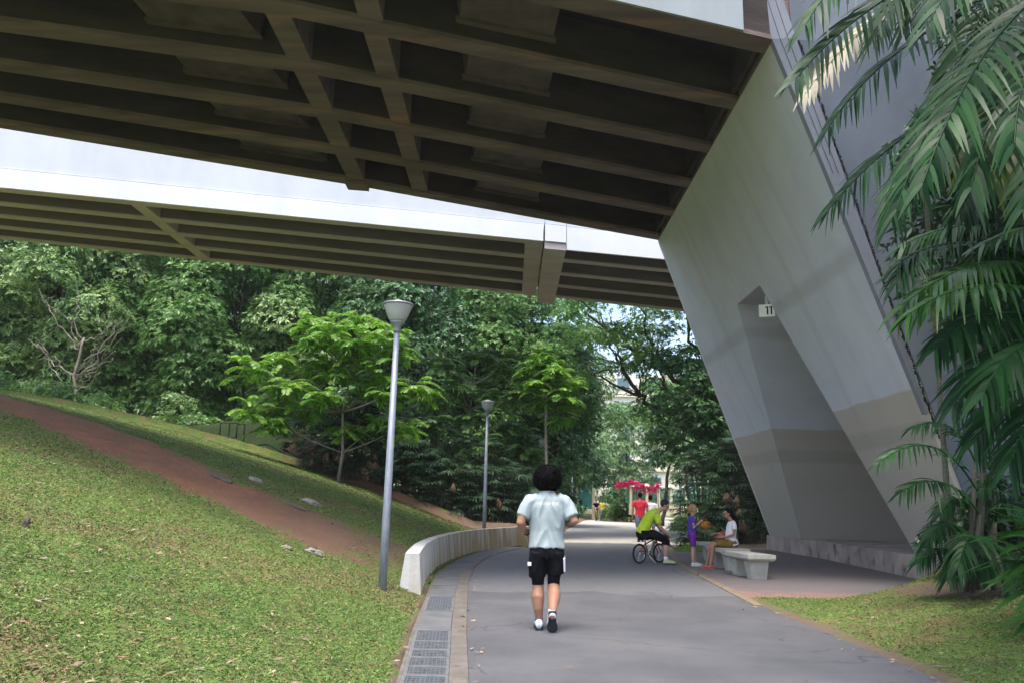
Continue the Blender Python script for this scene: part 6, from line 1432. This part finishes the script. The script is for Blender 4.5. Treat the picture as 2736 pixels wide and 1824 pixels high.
bm = bmesh.new(); bmesh.ops.create_icosphere(bm, subdivisions=3, radius=1)
for v_ in bm.verts: n_ = 1 + noise.noise(v_.co * 2.5) * .3; v_.co = Vector((v_.co.x * .10 * n_ + .14, v_.co.y * .07 * n_ + .04, v_.co.z * .055 * n_ + .03))
me = bpy.data.meshes.new('pouch'); bm.to_mesh(me); bm.free(); link('pouch', me, M['toy_pink'], bg_, True)
m = MB(); m.torus(.05, .007, 18, 6, Matrix.Translation((.14, .04, .09)) @ Matrix.Rotation(rad(90), 4, 'X')); m.build('handle', M['toy_pink'], bg_, True)

# ---- walkers and cyclists in the distance
def walker(loc, rz, label, shirt, pants, hair, skin='skin', sc=1.0, phase=1, long_pants=False, helmet=None, arms='down', vox=.013):
    tor = [(0, 0, .92, .15, .11), (0, 0, 1.06, .145, .105), (0, 0, 1.22, .17, .115), (0, 0, 1.36, .175, .10), (0, 0, 1.42, .10, .08)]
    p = phase
    lR = [(.085, 0, .90, .09), (.085, .10 * p, .70, .078), (.085, .14 * p, .50, .055), (.085, .05 * p, .32, .056), (.085, -.02 * p + .02, .09, .035)]
    lL = [(-.085, 0, .90, .09), (-.085, -.04 * p, .70, .078), (-.085, -.05 * p, .50, .055), (-.085, -.17 * p, .34, .056), (-.085, -.30 * p, .17, .035)]
    e = .10 if arms == 'bent' else 0
    aR = [(.20, 0, 1.36, .055), (.25, -.02, 1.22, .048), (.265, -.03, 1.10, .042), (.235, .10 + e, 1.02 + e, .038), (.18, .20 + e, 1.04 + e, .026)]
    aL = [(-.20, 0, 1.36, .055), (-.25, -.02, 1.22, .048), (-.265, -.03, 1.10, .042), (-.235, .10 + e, 1.02 + e, .038), (-.18, .20 + e, 1.04 + e, .026)]
    if arms == 'down':
        aR[3:] = [(.27, .03, .96, .036), (.26, .10, .85, .026)]; aL[3:] = [(-.27, -.02, .96, .036), (-.27, .0, .84, .026)]
    endz = 3 if not long_pants else 5
    cl = [('t_shirt', shirt, [[(0, 0, .86, .175, .135)] + thick(tor, .018)[1:] + [(0, 0, 1.45, .06, .06)]] + [[(s * .10, 0, 1.385, .065, .065), (s * .205, 0, 1.35, .068, .068), (s * .25, -.02, 1.22, .062, .062)] for s in (-1, 1)], .005),
          ('trousers' if long_pants else 'shorts', pants, [[(0, 0, .98, .155, .12), (0, 0, .88, .165, .125), (0, 0, .80, .15, .12)]] + [thick(l[:endz], .022) for l in (lR, lL)], .004)]
    r, P = person(loc, rz, label, dict(head=((0, .02, 1.60), (0, 1, -.05)), neck=((0, 0, 1.40), (0, .005, 1.50)), torso=tor, skin=skin, k=1, vox=vox,
        arms=[dict(p=aR, d=(0, .3, -1) if arms == 'down' else (-.2, 1, .1), n=(-1, 0, 0), t=(0, 1, 0), c=.4), dict(p=aL, d=(0, .2, -1) if arms == 'down' else (.2, 1, .1), n=(1, 0, 0), t=(0, 1, 0), c=.4)], legs=[lR, lL], clothes=cl))
    scalp(P, r, hair); r.scale = (sc, sc, sc)
    shoe(0, (.085, -.02 * p - .04, 0), (.085, -.02 * p + .23, 0), (0, 0, 1), r, 'sole'); shoe(0, (-.085, -.30 * p - .05, .16), (-.085, -.30 * p + .10, .0), (0, .8, .6), r, 'sole')
    return r, P
walker((4.86, 30.0, 0), rad(-3), 'person walking away in a red t-shirt and grey blue knee length shorts', 'red', 'denim', 'hair', sc=1.03, phase=1)
walker((5.42, 31.0, 0), rad(-3), 'person walking away in a white t-shirt beside the one in red', 'white', 'denim', 'hair', sc=.98, phase=-1)
walker((7.75, 67.2, 0), rad(175), 'distant person in yellow top and dark trousers right beside the cyclist', 'yellow', 'denim', 'hair', phase=1, long_pants=True, vox=.018)
b2 = bicycle((7.20, 66.2, 0), rad(-100), 'distant bicycle ridden towards the camera by the helmeted cyclist', .34, 1.02, 'yellow', 2, .92, 1.02)
tor = [(0, -.02, .98, .13, .11), (0, -.10, 1.12, .13, .11), (0, -.20, 1.28, .16, .11), (0, -.28, 1.40, .16, .09)]
lR = [(.08, 0, .96, .085), (.09, -.32, .84, .065), (.09, -.36, .78, .055), (.09, -.20, .50, .05), (.09, -.12, .22, .035)]
lL = [(-.08, 0, .96, .085), (-.09, -.36, .98, .065), (-.09, -.40, .92, .055), (-.09, -.30, .62, .05), (-.09, -.26, .42, .035)]
aR = [(.19, -.27, 1.36, .05), (.25, -.40, 1.24, .042), (.25, -.46, 1.18, .038), (.22, -.56, 1.12, .034), (.20, -.66, 1.10, .026)]
aL = [(-p[0], *p[1:]) for p in aR]
spec = dict(head=((0, -.36, 1.60), (0, -1, -.1)), neck=((0, -.28, 1.40), (0, -.33, 1.50)), torso=tor, skin='skin', k=1, vox=.018,
            arms=[dict(p=a, d=(0, -1, -.1), n=(0, 0, -1), t=(-s_, 0, 0), c=.9) for a, s_ in ((aR, 1), (aL, -1))], legs=[lR, lL],
            clothes=[('jersey', 'black', [thick(tor, .02) + [(0, -.31, 1.44, .06, .06)]] + [thick(a[:2], .015) for a in (aR, aL)], 0), ('shorts', 'black', [[(0, 0, 1.02, .14, .12), (0, -.02, .92, .15, .13)]] + [thick(l[:3], .015) for l in (lR, lL)], 0)])
cr, P = person((7.15, 66.0, 0), rad(-10), 'distant cyclist in black with a red helmet riding towards the camera', spec)
m = MB(); sub = MB(); sub.ball((0, 0, 0), 1, 14, 8); m.add([P(v[0] * .10, v[1] * .125, max(v[2], -.1) * .09 + .07) for v in sub.v], sub.f); m.build('helmet', M['red'], cr, True)
shoe(0, (.09, -.06, .14), (.09, -.32, .14), (0, 0, 1), cr, 'sole'); shoe(0, (-.09, -.20, .34), (-.09, -.46, .34), (0, 0, 1), cr, 'sole')

HAZE = .0004
# ------------------------------------------------------------------ thin humid air
hm_ = bpy.data.materials.new('humid_air'); hm_.use_nodes = True; nt = hm_.node_tree; nt.nodes.remove(nt.nodes['Principled BSDF'])
pvn = nt.nodes.new('ShaderNodeVolumePrincipled'); pvn.inputs['Color'].default_value = (.90, .95, .97, 1); pvn.inputs['Density'].default_value = HAZE; pvn.inputs['Anisotropy'].default_value = .2
nt.links.new(pvn.outputs[0], nt.nodes['Material Output'].inputs['Volume'])
m = MB(); m.box(-60, 60, -12, 135, -2, 24); tag(m.build('haze', hm_), 'thin humid haze filling the air of the park', 'haze', kind='stuff')
